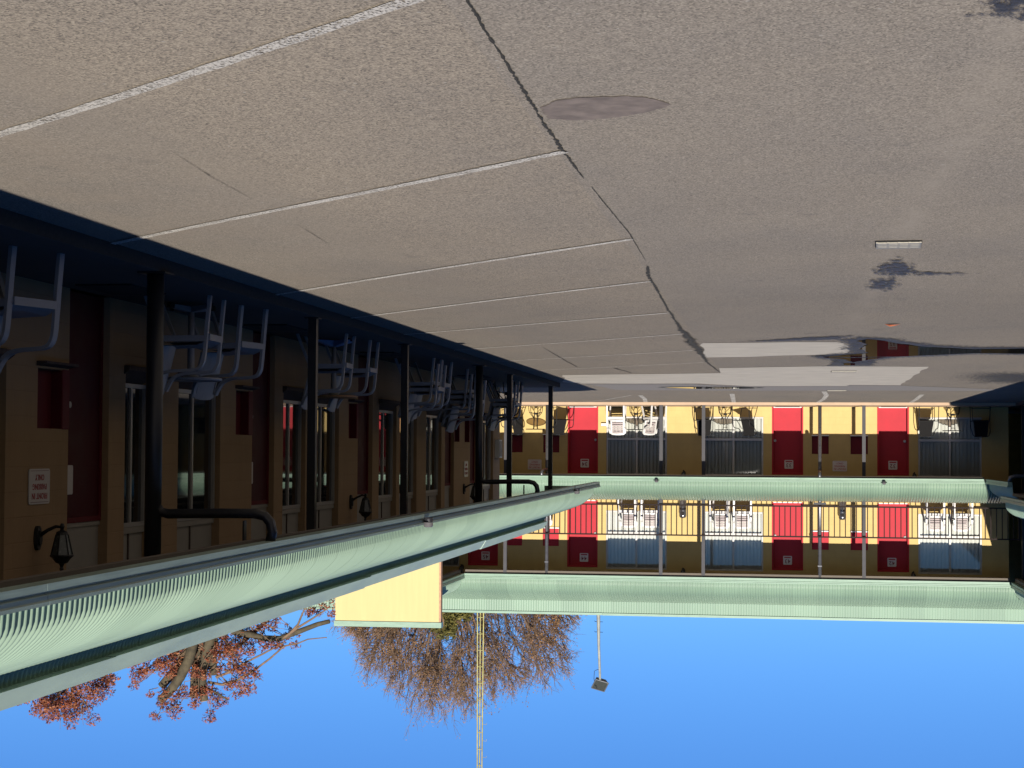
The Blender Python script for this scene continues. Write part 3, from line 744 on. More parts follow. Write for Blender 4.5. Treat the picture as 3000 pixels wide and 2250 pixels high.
KNOB = [0, 1, 0, 0]                              # which edge carries the knob
for lev, z in ((0, 0.0), (1, 2.872)):
    for i, (a, b) in enumerate(DOORF):
        f = MB().box(a+0.002, a+0.045, 0.004, 0.258, 0.085+z, 2.125+z).box(b-0.045, b-0.002, 0.004, 0.258, 0.085+z, 2.125+z).box(a+0.045, b-0.045, 0.004, 0.258, 2.075+z, 2.125+z)
        do = MB().box(a+0.047, b-0.047, 0.215, 0.255, 0.105+z, 2.073+z).build('door', 'red', far)
        f.build('door_frame', 'red', do)
        hx = a+0.10 if KNOB[i] == 0 else b-0.10
        if i == 1: hx = b-0.10-0.0
        if i == 2: hx = a+0.12
        hx = {0: a+0.10, 1: b-0.09, 2: a+0.12, 3: a+0.10}[i]
        k = MB(); k.tube([(hx, 0.215, 1.10+z), (hx, 0.203, 1.10+z)], 0.04, 14); k.tube([(hx, 0.205, 1.10+z), (hx, 0.155, 1.10+z)], [0.018, 0.03], 12); k.build('door_knob', 'frame', do)
        MB().box(a+0.05, b-0.05, 0.03, 0.254, 0.082+z, 0.103+z).build('threshold', 'white', do)
    for i, (a, b) in enumerate(WINF):
        mid = (a+b)/2; y0, y1 = 0.035, 0.075
        f = MB().box(a+0.002, b-0.002, y0-0.05, y1, 0.387+z, 0.437+z).box(a+0.002, b-0.002, y0, y1, 2.12+z, 2.168+z)
        f.box(a+0.002, a+0.052, y0, y1, 0.437+z, 2.12+z).box(b-0.052, b-0.002, y0, y1, 0.437+z, 2.12+z).box(mid-0.028, mid+0.028, y0-0.004, y1, 0.437+z, 2.12+z)
        f.box(a+0.052, mid-0.028, y0, y1-0.004, 1.035+z, 1.105+z).box(mid+0.028, b-0.052, y0, y1-0.004, 1.035+z, 1.105+z)
        fo = f.build('window', 'frame', far)
        MB().quad((a+0.05, 0.06, 0.435+z), (b-0.05, 0.06, 0.435+z), (b-0.05, 0.06, 2.122+z), (a+0.05, 0.06, 2.122+z)).build('pane', 'glass', fo)
        bl = MB(); n = 17; w = (b-a)/n
        for k in range(n):
            x = a+w*(k+0.5); an = R(32 if lev == 0 else 24)+0.06*math.sin(k*2.7)
            pts = []
            for q in range(6):
                u = (q/5-0.5)*w*1.14; bow = 0.018*(1-(2*q/5-1)**2)
                pts.append((x+u*math.cos(an)-bow*math.sin(an), 0.16+u*math.sin(an)-bow*math.cos(an)))
            gap = 0.0 if (k*7+i*3) % 11 else 0.004
            vs = [(px, py, 0.42+z) for px, py in pts]+[(px, py, 2.15+z) for px, py in pts]
            bl.add(vs, [(q, q+1, 6+q+1, 6+q) for q in range(5)])
        bl.build('vertical_blind', 'blind', fo, True)
        MB().box(a-0.15, b+0.15, 0.30, 0.32, 0.3+z, 2.3+z).build('room_back', 'room', fo)
    for i, (a, b) in enumerate(SWF):
        po = MB().box(a+0.002, b-0.002, 0.035, 0.07, 0.957+z, 1.495+z).build('red_panel', 'red_shaded' if lev == 0 else 'red', far)  # ground floor panels take the shade-darkened red, upper ones the lit red
        MB().box(a-0.01, b+0.01, -0.05, 0.034, 0.925+z, 0.955+z).build('sill', 'white', po)

# roofs
def mitre_lo(c, g0): return lambda q: c - (q-g0)
GL, GU = -3.15, -2.15
cl = fx(-5.65, 3.15, 54.2)
profL = bez([(-3.035, 2.235), (-3.033, 2.33), (-3.012, 2.46), (-2.91, 2.57), (-2.75, 2.66), (-2.53, 2.735), (-2.25, 2.805), (-1.91, 2.868)], 3)
m = MB(); corrugated(m, profL, lambda q: cl-(q-GL), lambda q: SR, PF, amp=0.015, per=10)
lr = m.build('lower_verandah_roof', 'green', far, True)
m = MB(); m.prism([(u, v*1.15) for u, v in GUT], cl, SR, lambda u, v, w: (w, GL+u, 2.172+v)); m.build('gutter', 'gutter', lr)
m = MB(); m.box(cl, SR, GL+0.115, GL+0.3, 2.12, 2.168); m.build('gutter_beam', 'ceil', lr)
cu_ = fx(-6.45, 2.15, 55.2); cr = fx(9.33, 2.15, 55.2)
profU = bez([(-2.035, 5.165), (-2.033, 5.27), (-2.012, 5.42), (-1.91, 5.56), (-1.75, 5.67), (-1.51, 5.77), (-1.23, 5.865), (-0.97, 5.955)], 3)
m = MB(); corrugated(m, profU, lambda q: cu_-(q-GU), lambda q: cr+(q-GU), PF, amp=0.014, per=10)
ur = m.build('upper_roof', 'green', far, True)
m = MB(); m.prism([(u, v*1.35) for u, v in GUT], cu_, cr, lambda u, v, w: (w, GU+u, 5.105+v)); m.build('gutter', 'gutter', ur)
m = MB(); m.box(cu_, cr, GU+0.115, GU+0.26, 5.0, 5.10); m.build('gutter_beam', 'ceil', ur)
m = MB(); corrugated(m, [(-0.955, 5.952), (-0.955, 6.31)], lambda q: SL-3.2, lambda q: SR+1.5, PF, amp=0.004, per=8); m.build('ribbed_parapet', 'green', ur, True)
m = MB()
for a, b, dz in ((SL-3.2, -6.2, 0.012), (-6.196, 0.3, 0.006), (0.304, SR+1.5, 0.0)): m.box(a, b, -0.99, -0.85, 6.30+dz, 6.37+dz)
m.build('parapet_capping', 'gutter', ur)
m = MB(); m.quad((SL-3.2, -0.9, 6.25), (SR+1.5, -0.9, 6.25), (SR+1.5, 8, 6.25), (SL-3.2, 8, 6.25)); m.build('roof_deck', 'fascia', far)
m = MB(); m.box(SL-2.6, SR, -1.70, -0.003, 2.74, FZ-0.001); m.build('balcony_floor', 'kerb', far)
m = MB(); m.quad((SL, -1.85, 5.5), (SR, -1.85, 5.5), (SR, 0, 5.5), (SL, 0, 5.5)); m.build('upper_ceiling', 'ceil', far)

for xm, rd in ((8.13, 0), (6.89, 1), (3.51, 0), (2.268, 0), (-1.10, 1), (-2.36, 0)):
    s = fx(xm, 2.0, 55.35)
    p = MB()
    if rd: p.tube([(s, -2.0, 0.082), (s, -2.0, 5.14)], 0.052, 14)
    else: p.box(s-0.05, s+0.05, -2.05, -1.95, 0.082, 5.12)
    po = p.build('verandah_post', 'chrome' if rd else 'gpost', far, bool(rd))
    if rd:
        MB().tube([(s, -2.0, 1.96), (s, -2.15, 2.01), (s, -2.95, 2.02), (s, -3.07, 2.06), (s, -3.09, 2.17)], 0.045, 10).build('downpipe', 'chrome', po, True)
        MB().box(s-0.06, s+0.06, -2.06, -1.94, 4.72, 4.75).build('bracket', 'chrome', po)
        if xm < 0: MB().box(s-0.18, s+0.18, -2.07, -1.93, 2.90, 2.96).build('base_plate', 'gpost', po)

r0, r1 = fx(-6.72, 2.1, 55.25), SR
m = MB(); m.box(r0, r1, -2.12, -2.08, 2.99, 3.03); m.box(r0, r1, -2.125, -2.075, 3.87, 3.91)
k = r0
while k < r1: m.box(k-0.014, k+0.014, -2.115, -2.085, 3.03, 3.87); k += 0.157
m.box(r0-0.03, r0+0.03, -2.13, -2.07, 2.88, 3.93)
m.build('balcony_railing', 'rail', far)

# ------------------------------------------------------------------ the return roof and the cream stair block at the right
cw = FP(cr, 2.15, 0)
blk = thing('gable_end_wall', 'cream yellow rendered end wall with green capping above the wing roof', 'wall', (9.33, 51.2, 0), 0, world=True)
MB().box(9.36, 12.29, 51.2, 51.42, 0.0, 6.20).build('wall', 'block', blk)
MB().box(9.31, 9.358, 51.203, 51.42, 0.0, 6.20).build('brick_edge', 'brickedge', blk)
MB().box(9.29, 12.32, 51.17, 51.45, 6.202, 6.35).build('capping', 'gutter', blk)
ret = thing('return_wing', 'short return of the upper verandah with green bullnose roof beside the cream wall', 'building', (9.4, 53, 0), 0, world=True)
xg = cw[0]; prR = [(xg+0.115+(dd+2.035), z) for dd, z in profU]
PB = lambda a, dd, z: (dd, a, z)
m = MB(); corrugated(m, prR, lambda q: 51.46, lambda q: cw[1]+(q-xg), PB, amp=0.010, per=8); rr_ = m.build('roof', 'greenw', ret, True)
m = MB(); m.prism([(u, v*1.35) for u, v in GUT], 51.46, cw[1]-0.02, lambda u, v, w: (xg+u, w, 5.105+v)); m.build('gutter', 'gutter', rr_)
m = MB(); m.box(xg+0.115, xg+0.26, 51.46, cw[1], 5.0, 5.10); m.build('gutter_beam', 'ceil', rr_)
m = MB(); m.box(xg+1.18, xg+1.23, 51.46, cw[1]+1.1, 5.95, 6.30); m.build('parapet', 'fascia', rr_)
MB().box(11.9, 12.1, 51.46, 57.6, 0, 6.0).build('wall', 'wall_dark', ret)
MB().box(xg+0.2, 11.9, 51.46, 55.3, 2.76, 2.92).build('balcony_floor', 'ceil', ret)
MB().box(xg+0.4, 11.9, 51.46, 57.5, 5.42, 5.46).build('ceiling', 'ceil', ret)

# ------------------------------------------------------------------ the left wing, nearly all out of frame, in its own shade; unseen length added to block low sky
lw = thing('shaded_motel_wing', 'dark shaded two storey wing with green bullnose roofs at the edge of the yard', 'building', (-9, 45, 0), 0, world=True)
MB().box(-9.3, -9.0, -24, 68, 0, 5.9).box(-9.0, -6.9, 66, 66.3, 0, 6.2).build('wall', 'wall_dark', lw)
MB().box(-9.0, -6.72, -24, 54.9, 2.74, 2.92).box(-9.0, -6.85, 55.0, 66, 2.74, 2.92).build('balcony_floor', 'ceil', lw)
MB().box(-9.3, -7.75, -24, 55, 6.0, 6.2).box(-12, -7.75, 55, 66, 6.0, 6.2).build('roof_deck', 'fascia', lw)
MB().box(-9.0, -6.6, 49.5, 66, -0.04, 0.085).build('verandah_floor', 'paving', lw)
cwl = FP(cl, 3.15, 0)
pl = [(-5.65-0.115-(dd+3.035), z) for dd, z in profL]
m = MB(); corrugated(m, pl, lambda q: 48.75, lambda q: cwl[1]+(-5.65-q), PB, amp=0.011); lo_ = m.build('lower_verandah_roof', 'greenw', lw, True)
m = MB(); m.prism([(u, v*1.15) for u, v in GUT], 48.75, cwl[1], lambda u, v, w: (-5.65-u, w, 2.172+v)); m.build('gutter', 'gutter', lo_)
MB().box(-9.0, -6.5, -24, 49.4, -0.04, 0.085).build('verandah_floor', 'paving', lw)
# nearer, higher length of verandah roof
pn = [(x+0.17, z+0.375) for x, z in pl]
m = MB(); corrugated(m, pn, lambda q: -22.0, lambda q: 48.7, PB, amp=0.011); ln = m.build('near_verandah_roof', 'greenw', lw, True)
m = MB(); m.prism([(u, v*1.15) for u, v in GUT], -22.0, 48.85, lambda u, v, w: (-5.48-u, w, 2.53+v)); m.build('gutter', 'gutter', ln)
m = MB(); m.add([(x, 48.7, z) for x, z in pn]+[(pn[-1][0], 48.7, 2.6)], [tuple(range(len(pn)+1))]); m.build('end_panel', 'greenw', ln)
MB().box(-9.0, -5.75, -22.0, 48.6, 2.45, 2.52).build('near_soffit', 'ceil', ln)
cwu = FP(cu_, 2.15, 0)
pu = [(-6.45-0.115-(dd+2.035), z) for dd, z in profU]
m = MB(); corrugated(m, pu, lambda q: -24.0, lambda q: cwu[1]+(-6.45-q), PB, amp=0.010); lu = m.build('upper_roof', 'greenw', lw, True)
m = MB(); m.prism([(u, v*1.35) for u, v in GUT], -24.0, cwu[1], lambda u, v, w: (-6.45-u, w, 5.105+v)); m.build('gutter', 'gutter', lu)
m = MB(); m.box(-6.71, -6.565, -24, cwu[1], 5.0, 5.10); m.build('gutter_beam', 'ceil', lu)
for y in (54.9, 50.3, 45.5): MB().box(-6.85, -6.75, y-0.05, y+0.05, 0.08, 5.1).build('verandah_post', 'bpost', lw)
m = MB(); m.box(-6.82, -6.78, 33, 54.8, 3.86, 3.91); m.box(-6.815, -6.785, 33, 54.8, 3.0, 3.03)
k = 33.1
while k < 54.8: m.box(-6.808, -6.792, k-0.008, k+0.008, 3.03, 3.86); k += 0.157
m.build('balcony_railing', 'rail', lw)
MB().tube([(-5.72, 48.95, 2.17), (-5.74, 48.95, 2.06), (-5.85, 48.95, 2.02), (-6.65, 48.95, 2.02), (-6.75, 48.95, 1.95), (-6.78, 48.95, 0.1)], 0.055, 12).build('downpipe', 'chrome', lw, True)

ob_ = thing('unseen_motel_block', 'unseen two storey motel block added behind the camera to block low sky light', 'building', (0, -26, 0), 0, world=True)  # out of view, added to keep low sky light off the shaded yard
MB().box(-14, 16, -32, -26, 0, 6.0).build('wall', 'wall_dark', ob_)
MB().box(-14.3, 16.3, -32.3, -25.4, 6.002, 6.3).build('roof', 'fascia', ob_)
def valley(prof, c, g, sx, root, z0=-0.02):
    """flashing under the mitre where two bullnose sheets meet (facade coordinates of the far block)"""
    m = MB(); vs = []
    for q, z in prof:
        a = c-(q-g) if sx < 0 else c+(q-g)
        p = FP(a, -q, z+z0)
        vs += [(p[0]-0.14, p[1]+0.02, z+z0), (p[0], p[1]+0.02, z+z0), (p[0]+0.14, p[1]+0.02, z+z0)]
    fs = []
    for k in range(len(prof)-1): fs += [(3*k, 3*k+1, 3*k+4, 3*k+3), (3*k+1, 3*k+2, 3*k+5, 3*k+4)]
    m.add(vs, fs); m.build('valley_flashing', 'gutter', root)
valley(profL, cl, GL, -1, lo_); valley(profU, cu_, GU, -1, lu); valley(profU, cr, GU, 1, rr_)
# ------------------------------------------------------------------ signs
def plate(cx, dd, cz, w, h, name, label, cat, group, frame='far'):
    """a flat rounded plate on a wall, standing a little proud of it; returns (thing, function placing local u,v)"""
    if frame == 'far':
        t = thing(name, label, cat, FP(cx, dd, cz-h/2), TH, group)
    else:
        t = thing(name, label, cat, (XW-dd, cx, cz-h/2), -PI/2, group)
    r = min(w, h)*0.09; pts = []
    for qx, qz, a0 in ((w/2-r, r, -90), (w/2-r, h-r, 0), (-w/2+r, h-r, 90), (-w/2+r, r, 180)):
        for k in range(4):
            a = R(a0+30*k); pts.append((qx+r*math.cos(a), qz+r*math.sin(a)))
    MB().prism(pts, -0.008, 0, lambda u, v, a: (u, a, v)).build('plate', 'sign', t)
    return t

def parking_sign(cx, cz, w, h, label, frame):
    t = plate(cx, 0.004, cz, w, h, 'parking_sign', label, 'sign', 'front in parking only signs', frame)
    o = (0, -0.0095, h/2)
    lettering('FRONT IN\nPARKING\nONLY', h*0.235, 'sred', t, o, (1, 0, 0), (0, 0, 1), 1.05, 1.12)
    b = MB()
    for z0, z1 in ((0.05, 0.062), (0.938, 0.95)): b.box(-w*0.43, w*0.43, -0.0096, -0.0085, h*z0, h*z1)
    b.build('border_lines', 'smar', t)
parking_sign((fx(7.343)+fx(7.771))/2, 1.87, 0.425, 0.312, 'white FRONT IN PARKING ONLY sign on the yellow wall beside the room 34 panels', 'far')
parking_sign((fx(-1.524)+fx(-1.952))/2, 1.855, 0.425, 0.312, 'white FRONT IN PARKING ONLY sign on the yellow wall between doors 33 and 32', 'far')
parking_sign(14.50, 1.76, 0.43, 0.285, 'shaded FRONT IN PARKING ONLY sign largest in view, under the near wall lantern', 'wing')
parking_sign(35.25, 1.80, 0.42, 0.30, 'small FRONT IN PARKING ONLY sign far along the shaded wing wall', 'wing')

def room_sign(num, cx, cz, label):
    t = plate(cx, -0.212, cz, 0.262, 0.262, 'room_number_sign', label, 'sign', 'room number signs on the red doors')
    lettering(num, 0.165, 'smar', t, (0, -0.0095, 0.152), (1, 0, 0), (0, 0, 1), 1.1)
    b = MB(); b.box(-0.10, 0.10, -0.0096, -0.0085, 0.026, 0.064); b.build('header_band', 'sred', t)
for num, xm, cz, lab in (('34', 6.03, 1.82, 'white number plate 34 on the ground floor red door'), ('33', -0.213, 1.815, 'white number plate 33 on the ground floor red door'), ('32', -3.32, 1.82, 'white number plate 32 on the ground floor red door'),
                    ('45', 9.115, 4.71, 'white number plate 45 on the shaded upper door beside the cream block'), ('44', 6.04, 4.715, 'white number plate 44 on the upper red door'), ('43', -0.175, 4.71, 'white number plate 43 on the upper red door'), ('42', -3.287, 4.722, 'white number plate 42 on the upper red door')):
    room_sign(num, fx(xm), cz, lab)
for y, lab in ((15.31, 'white plate on the nearest dark red door of the shaded wing'), (20.85, 'white plate on the second dark red door of the shaded wing')):
    plate(y, -0.074, 1.72, 0.22, 0.25, 'door_plate', lab, 'sign', 'plates on the wing doors', 'wing')
t = thing('meter_box', 'tall narrow white box on the far end of the shaded wing wall', 'box', (XW, 39.1, 1.22), 0)
MB().box(-0.10, -0.002, -0.2, 0.2, 0, 0.38).build('case', 'white', t); MB().box(-0.108, -0.101, -0.17, 0.17, 0.03, 0.35).build('door', 'cream', t)

# ------------------------------------------------------------------ lanterns, solar gutter lights, bins
def make_lantern():
    t = thing('wall_lantern', '', 'lamp')
    m = MB(); pr = [(0.055*math.cos(a), 0.10*math.sin(a)) for a in [2*PI*k/14 for k in range(14)]]
    m.prism(pr, -0.03, 0.0, lambda u, v, w: (u, w, v)); m.prism([(0.6*u, 0.6*v) for u, v in pr], -0.045, -0.0301, lambda u, v, w: (u, w, v)); m.build('back_plate', 'lamp', t)
    MB().tube([(0, -0.03, -0.02), (0, -0.10, -0.065), (0, -0.17, -0.095), (0, -0.215, -0.09), (0, -0.22, -0.05)], [0.018, 0.015, 0.013, 0.014, 0.016], 8).build('arm', 'lamp', t, True)
    c = (0, -0.22, 0)
    MB().lathe([(0.012, -0.12), (0.02, -0.095), (0.012, -0.07), (0.045, -0.05), (0.05, -0.03)], c, 12).build('foot', 'lamp', t)
    MB().lathe([(0.046, -0.0295), (0.082, 0.13)], c, 6).build('glass', 'lglass', t)
    fr = MB()
    for k in range(6):
        a = 2*PI*k/6; fr.tube([(c[0]+0.048*math.cos(a), c[1]+0.048*math.sin(a), -0.03), (c[0]+0.085*math.cos(a), c[1]+0.085*math.sin(a), 0.13)], 0.006, 5)
    fr.build('cage', 'lamp', t)
    MB().lathe([(0.09, 0.1305), (0.098, 0.14), (0.07, 0.165), (0.05, 0.195), (0.022, 0.205), (0.012, 0.23), (0.018, 0.245), (0.004, 0.285)], c, 12).build('cap', 'lamp', t)
    return t
LG = 'black wall lanterns'
lan = make_lantern()
for y, lab in ((14.47, 'large near black lantern on the shaded wing wall above the parking sign'), (25.6, 'black lantern on the wing wall between the second and third posts'), (35.0, 'small black lantern partly behind the fourth wing post')):
    place(lan, (XW, y, 2.175), -PI/2, lab, LG)
for xm, z, lab in ((2.955, 2.12, 'black lantern on the ground floor yellow wall between the two middle windows'), (-3.94, 2.13, 'black lantern beside the ground floor door 32 window'),
                   (2.967, 5.07, 'black lantern on the upper yellow wall between the rooms 44 and 43 windows'), (-3.905, 5.07, 'black lantern beside the upper door 42 window'), (9.80, 5.07, 'black lantern in shade beside the upper door 45')):
    place(lan, FP(fx(xm), 0, z), TH, lab, LG)

def make_solar():
    t = thing('gutter_light', '', 'light')
    MB().lathe([(0.050, -0.005), (0.052, 0.03), (0.04, 0.045)], (0, -0.01, 0.035), 14).build('lens', 'lens', t)
    MB().lathe([(0.046, -0.045), (0.05, -0.03), (0.05, 0.0)], (0, -0.01, 0.025), 14).build('housing', 'solar', t)
    MB().box(-0.085, 0.085, -0.022, 0.03, 0.025, 0.0295).build('bracket', 'solar', t)
    return t
sl = make_solar(); SG = 'small round solar lights clipped on the gutters'
place(sl, (XG-0.045, 19.6, 2.205+zs(19.6)), -PI/2, 'small round solar light on the near wing gutter beside its joint', SG)
place(sl, (XG-0.045, 34.2, 2.205+zs(34.2)), -PI/2, 'small solar light near the far end of the wing gutter', SG)
place(sl, FP(fx(3.567, 3.15, 54.2), 3.2, 2.255), TH, 'dark solar light on the yellow block gutter under the room 44 window', SG)
place(sl, FP(fx(-2.868, 3.15, 54.2), 3.2, 2.265), TH, 'dark solar light on the yellow block gutter between doors 42 and 32', SG)
for o_ in (sl,): pass

def make_bin():
    t = thing('litter_bin', '', 'bin')
    MB().lathe([(0.105, 0.0), (0.11, 0.01), (0.11, 0.50), (0.10, 0.545), (0.06, 0.575), (0.0, 0.58)], (0, 0, 0), 20).build('body', 'steel', t, True)
    m = MB(); pts = [(0.055*math.cos(2*PI*k/14), 0.43+0.06*math.sin(2*PI*k/14)) for k in range(14)]
    m.prism(pts, -0.1135, -0.085, lambda u, v, w: (u, w, v)); m.build('opening', 'dark', t)
    return t
bn = make_bin()
place(bn, FP(fx(2.96, 0.2, 57.4), 0.25, FZ), TH, 'shiny dark steel litter bin on the balcony between rooms 44 and 43', 'steel bins on the balcony')
place(bn, FP(fx(-1.80, 0.2, 57.4), 0.25, FZ), TH, 'shiny dark steel litter bin on the balcony between doors 43 and 42', 'steel bins on the balcony')

# ------------------------------------------------------------------ chairs and tables (all face local -y)
def make_resin(matn, slats):
    t = thing('plastic_armchair', '', 'chair')
    for sx in (-1, 1):
        x = 0.255*sx
        MB().ribbon([(x, -0.255, 0), (x, -0.235, 0.22), (x, -0.222, 0.39)], [0.05, 0.05, 0.05], 0.030).build('leg', matn, t)
        MB().ribbon([(x*0.93, 0.33, 0), (x*0.93, 0.25, 0.2), (x*0.93, 0.165, 0.41)], [0.04, 0.045, 0.05], 0.028).build('leg', matn, t)
        pts = bez([(x, -0.225, 0.36), (x, -0.212, 0.52), (x, -0.195, 0.60), (x, -0.15, 0.648), (x, -0.05, 0.66), (x, 0.10, 0.668), (x*0.98, 0.19, 0.70), (x*0.93, 0.235, 0.76), (x*0.86, 0.262, 0.83)], 3)
        MB().ribbon(pts, 0.052, 0.026).build('armrest', matn, t, False)
    s = MB(); nx, ny = 6, 8; top = []; 
    for j in range(ny+1):
        y = -0.245+0.43*j/ny
        for i in range(nx+1):
            x = -0.245+0.49*i/nx
            z = 0.432-0.018*math.cos(PI*(x/0.49))-(0.055*max(0, (1-j/1.6))**1.0)+0.012*(j/ny)
            top.append((x, y, z))
    n1 = nx+1
    fs = [(j*n1+i, j*n1+i+1, (j+1)*n1+i+1, (j+1)*n1+i) for j in range(ny) for i in range(nx)]
    s.add(top, fs); s.add([(x, y, z-0.022) for x, y, z in top], [tuple(reversed(f)) for f in fs])
    for sx in (-1, 1): s.box(sx*0.225, sx*0.275, -0.235, 0.20, 0.352, 0.405)
    s.box(-0.225, 0.225, -0.252, -0.236, 0.335, 0.392); s.build('seat', matn, t)
    B = lambda u, v: (u, 0.172+0.10*v+0.012*v*v-0.02*(1-(u/0.22)**2), 0.43+0.43*v+0.022*(1-(u/0.22)**2)*v)
    b = MB()
    def panel(u0, u1, v0, v1, mb):
        n = 5; vs = []
        for k in range(n+1):
            u = u0+(u1-u0)*k/n
            for v in (v0, v1):
                p = B(u, v); vs += [p, (p[0], p[1]+0.018, p[2])]
        fs = []
        for k in range(n):
            a = 4*k; fs += [(a, a+4, a+6, a+2), (a+1, a+3, a+7, a+5), (a, a+1, a+5, a+4), (a+2, a+6, a+7, a+3)]
        fs += [(0, 2, 3, 1), (4*n, 4*n+1, 4*n+3, 4*n+2)]
        mb.add(vs, fs)
    if slats:
        panel(-0.215, -0.165, 0.0, 0.93, b); panel(0.165, 0.215, 0.0, 0.93, b); panel(-0.2, 0.2, 0.88, 1.0, b); panel(-0.165, 0.165, 0.0, 0.10, b)
        bo = b.build('backrest', matn, t, False)
        for k in range(5):
            q = MB(); panel(-0.163, 0.163, 0.155+0.15*k, 0.255+0.15*k, q); q.build('slat', 'slate', bo)
    else:
        panel(-0.16, 0.16, 0.0, 1.0, b); panel(-0.215, -0.187, 0.0, 0.97, b); panel(0.187, 0.215, 0.0, 0.97, b); panel(-0.213, 0.213, 0.90, 0.985, b); panel(-0.213, 0.213, 0.0, 0.5, b)
        b.build('backrest', matn, t, False)
    return t

def make_mesh_chair():
    t = thing('mesh_armchair', '', 'chair')
    for sx in (-1, 1):
        pts = bez([(0.285*sx, -0.25, 0), (0.28*sx, -0.24, 0.3), (0.275*sx, -0.21, 0.56), (0.272*sx, -0.12, 0.645), (0.27*sx, 0.08, 0.66), (0.26*sx, 0.20, 0.72), (0.235*sx, 0.265, 0.82), (0.17*sx, 0.285, 0.873), (0.0, 0.295, 0.885)], 3)
        MB().tube(pts, 0.012, 7).build('side_tube', 'black', t, True)
        MB().tube([(0.265*sx, 0.32, 0), (0.25*sx, 0.22, 0.22), (0.235*sx, 0.10, 0.43)], 0.011, 7).build('leg', 'black', t, True)
    m = MB(); m.tube([(-0.275, -0.225, 0.43), (0.275, -0.225, 0.43)], 0.011, 7); m.tube([(-0.25, 0.15, 0.405), (0.25, 0.15, 0.405)], 0.010, 6)
    for sx in (-1, 1): m.tube([(0.22*sx, -0.22, 0.43), (0.215*sx, 0.17, 0.415), (0.19*sx, 0.25, 0.64), (0.165*sx, 0.288, 0.872)], 0.010, 7)
    m.build('inner_frame', 'black', t); MB().tube([(-0.262, 0.3, 0.05), (0.262, 0.3, 0.05)], 0.009, 6).build('stretcher', 'black', t)
    s = MB(); n = 6
    vs = [(x, -0.222+0.39*j/n, 0.432-0.022*math.sin(PI*j/n)) for j in range(n+1) for x in (-0.215, 0.215)]
    s.add(vs, [(2*j, 2*j+1, 2*j+3, 2*j+2) for j in range(n)]); s.build('seat', 'mesh', t)
    s = MB(); path = [(0.205, 0.172, 0.425), (0.198, 0.205, 0.52), (0.187, 0.25, 0.64), (0.175, 0.275, 0.76), (0.163, 0.29, 0.868)]
    vs = [(x*q, y, z) for x, y, z in path for q in (-1, 1)]
    s.add(vs, [(2*j, 2*j+1, 2*j+3, 2*j+2) for j in range(len(path)-1)]); s.build('backrest', 'mesh', t)
    return t

def make_bistro(dark):
    t = thing('bistro_table', '', 'table')
    top = MB().lathe([(0.283, 0.704), (0.283, 0.712)], (0, 0, 0), 28).build('tabletop', 'black' if dark else 'table_glass', t)
    m = MB(); m.tube([(0.292*math.cos(2*PI*k/28), 0.292*math.sin(2*PI*k/28), 0.708) for k in range(29)], 0.011, 6, False); m.build('rim', 'black', top)
    for k in range(4):
        a = R(45+90*k); c, s = math.cos(a), math.sin(a)
        P = lambda r, z: (r*c, r*s, z)
        l = MB(); l.tube([P(0.095, 0.70), P(0.075, 0.66), P(0.07, 0.40), P(0.10, 0.34), P(0.235, 0.20), P(0.25, 0.15), P(0.275, 0.0)], 0.0095, 7)
        l.tube([P(0.238, 0.19), P(0.05, 0.24), P(0.06, 0.33)], 0.008, 6); l.build('leg', 'black', t, True)
    MB().lathe([(0.05, 0.205), (0.055, 0.22), (0.055, 0.25), (0.05, 0.265)], (0, 0, 0), 12).build('hub', 'black', t)
    m = MB(); m.tube([(0.074*math.cos(2*PI*k/12), 0.074*math.sin(2*PI*k/12), 0.63) for k in range(13)], 0.007, 5, False); m.build('ring', 'black', t)
    return t

def make_pedestal(topm, footm, colm):
    t = thing('pedestal_table', '', 'table')
    MB().lathe([(0.26, 0.690), (0.285, 0.694), (0.29, 0.705), (0.285, 0.718), (0.27, 0.722)], (0, 0, 0), 30).build('tabletop', topm, t)
    MB().lathe([(0.026, 0.06), (0.030, 0.30), (0.034, 0.62), (0.07, 0.688)], (0, 0, 0), 14).build('column', colm, t, True)
    f = MB()
    for a in (25, 115, 205, 295):
        c, s = math.cos(R(a)), math.sin(R(a))
        if footm == 'blue':
            f.add([(0.03*c-0.03*s, 0.03*s+0.03*c, 0.10), (0.03*c+0.03*s, 0.03*s-0.03*c, 0.10), (0.28*c+0.02*s, 0.28*s-0.02*c, 0.035), (0.28*c-0.02*s, 0.28*s+0.02*c, 0.035), (0.03*c-0.03*s, 0.03*s+0.03*c, 0.02), (0.03*c+0.03*s, 0.03*s-0.03*c, 0.02), (0.28*c+0.02*s, 0.28*s-0.02*c, 0.02), (0.28*c-0.02*s, 0.28*s+0.02*c, 0.02)],
                  [(0, 1, 2, 3), (4, 7, 6, 5), (0, 3, 7, 4), (1, 5, 6, 2), (2, 6, 7, 3), (0, 4, 5, 1)])
        else: f.tube([(0.02*c, 0.02*s, 0.06), (0.22*c, 0.22*s, 0.04)], [0.035, 0.028], 4)
    fo = f.build('foot', footm, t)
    e = MB()
    for a in (25, 115, 205, 295):
        c, s = math.cos(R(a)), math.sin(R(a)); e.tube([(0.222*c, 0.222*s, 0.038), (0.275*c, 0.275*s, 0.03)], [0.034, 0.032], 4) if footm != 'blue' else e.box(0.27*c-0.02, 0.27*c+0.02, 0.27*s-0.02, 0.27*s+0.02, 0.0, 0.0195)
    e.build('foot_cap', 'black', fo)
    return t

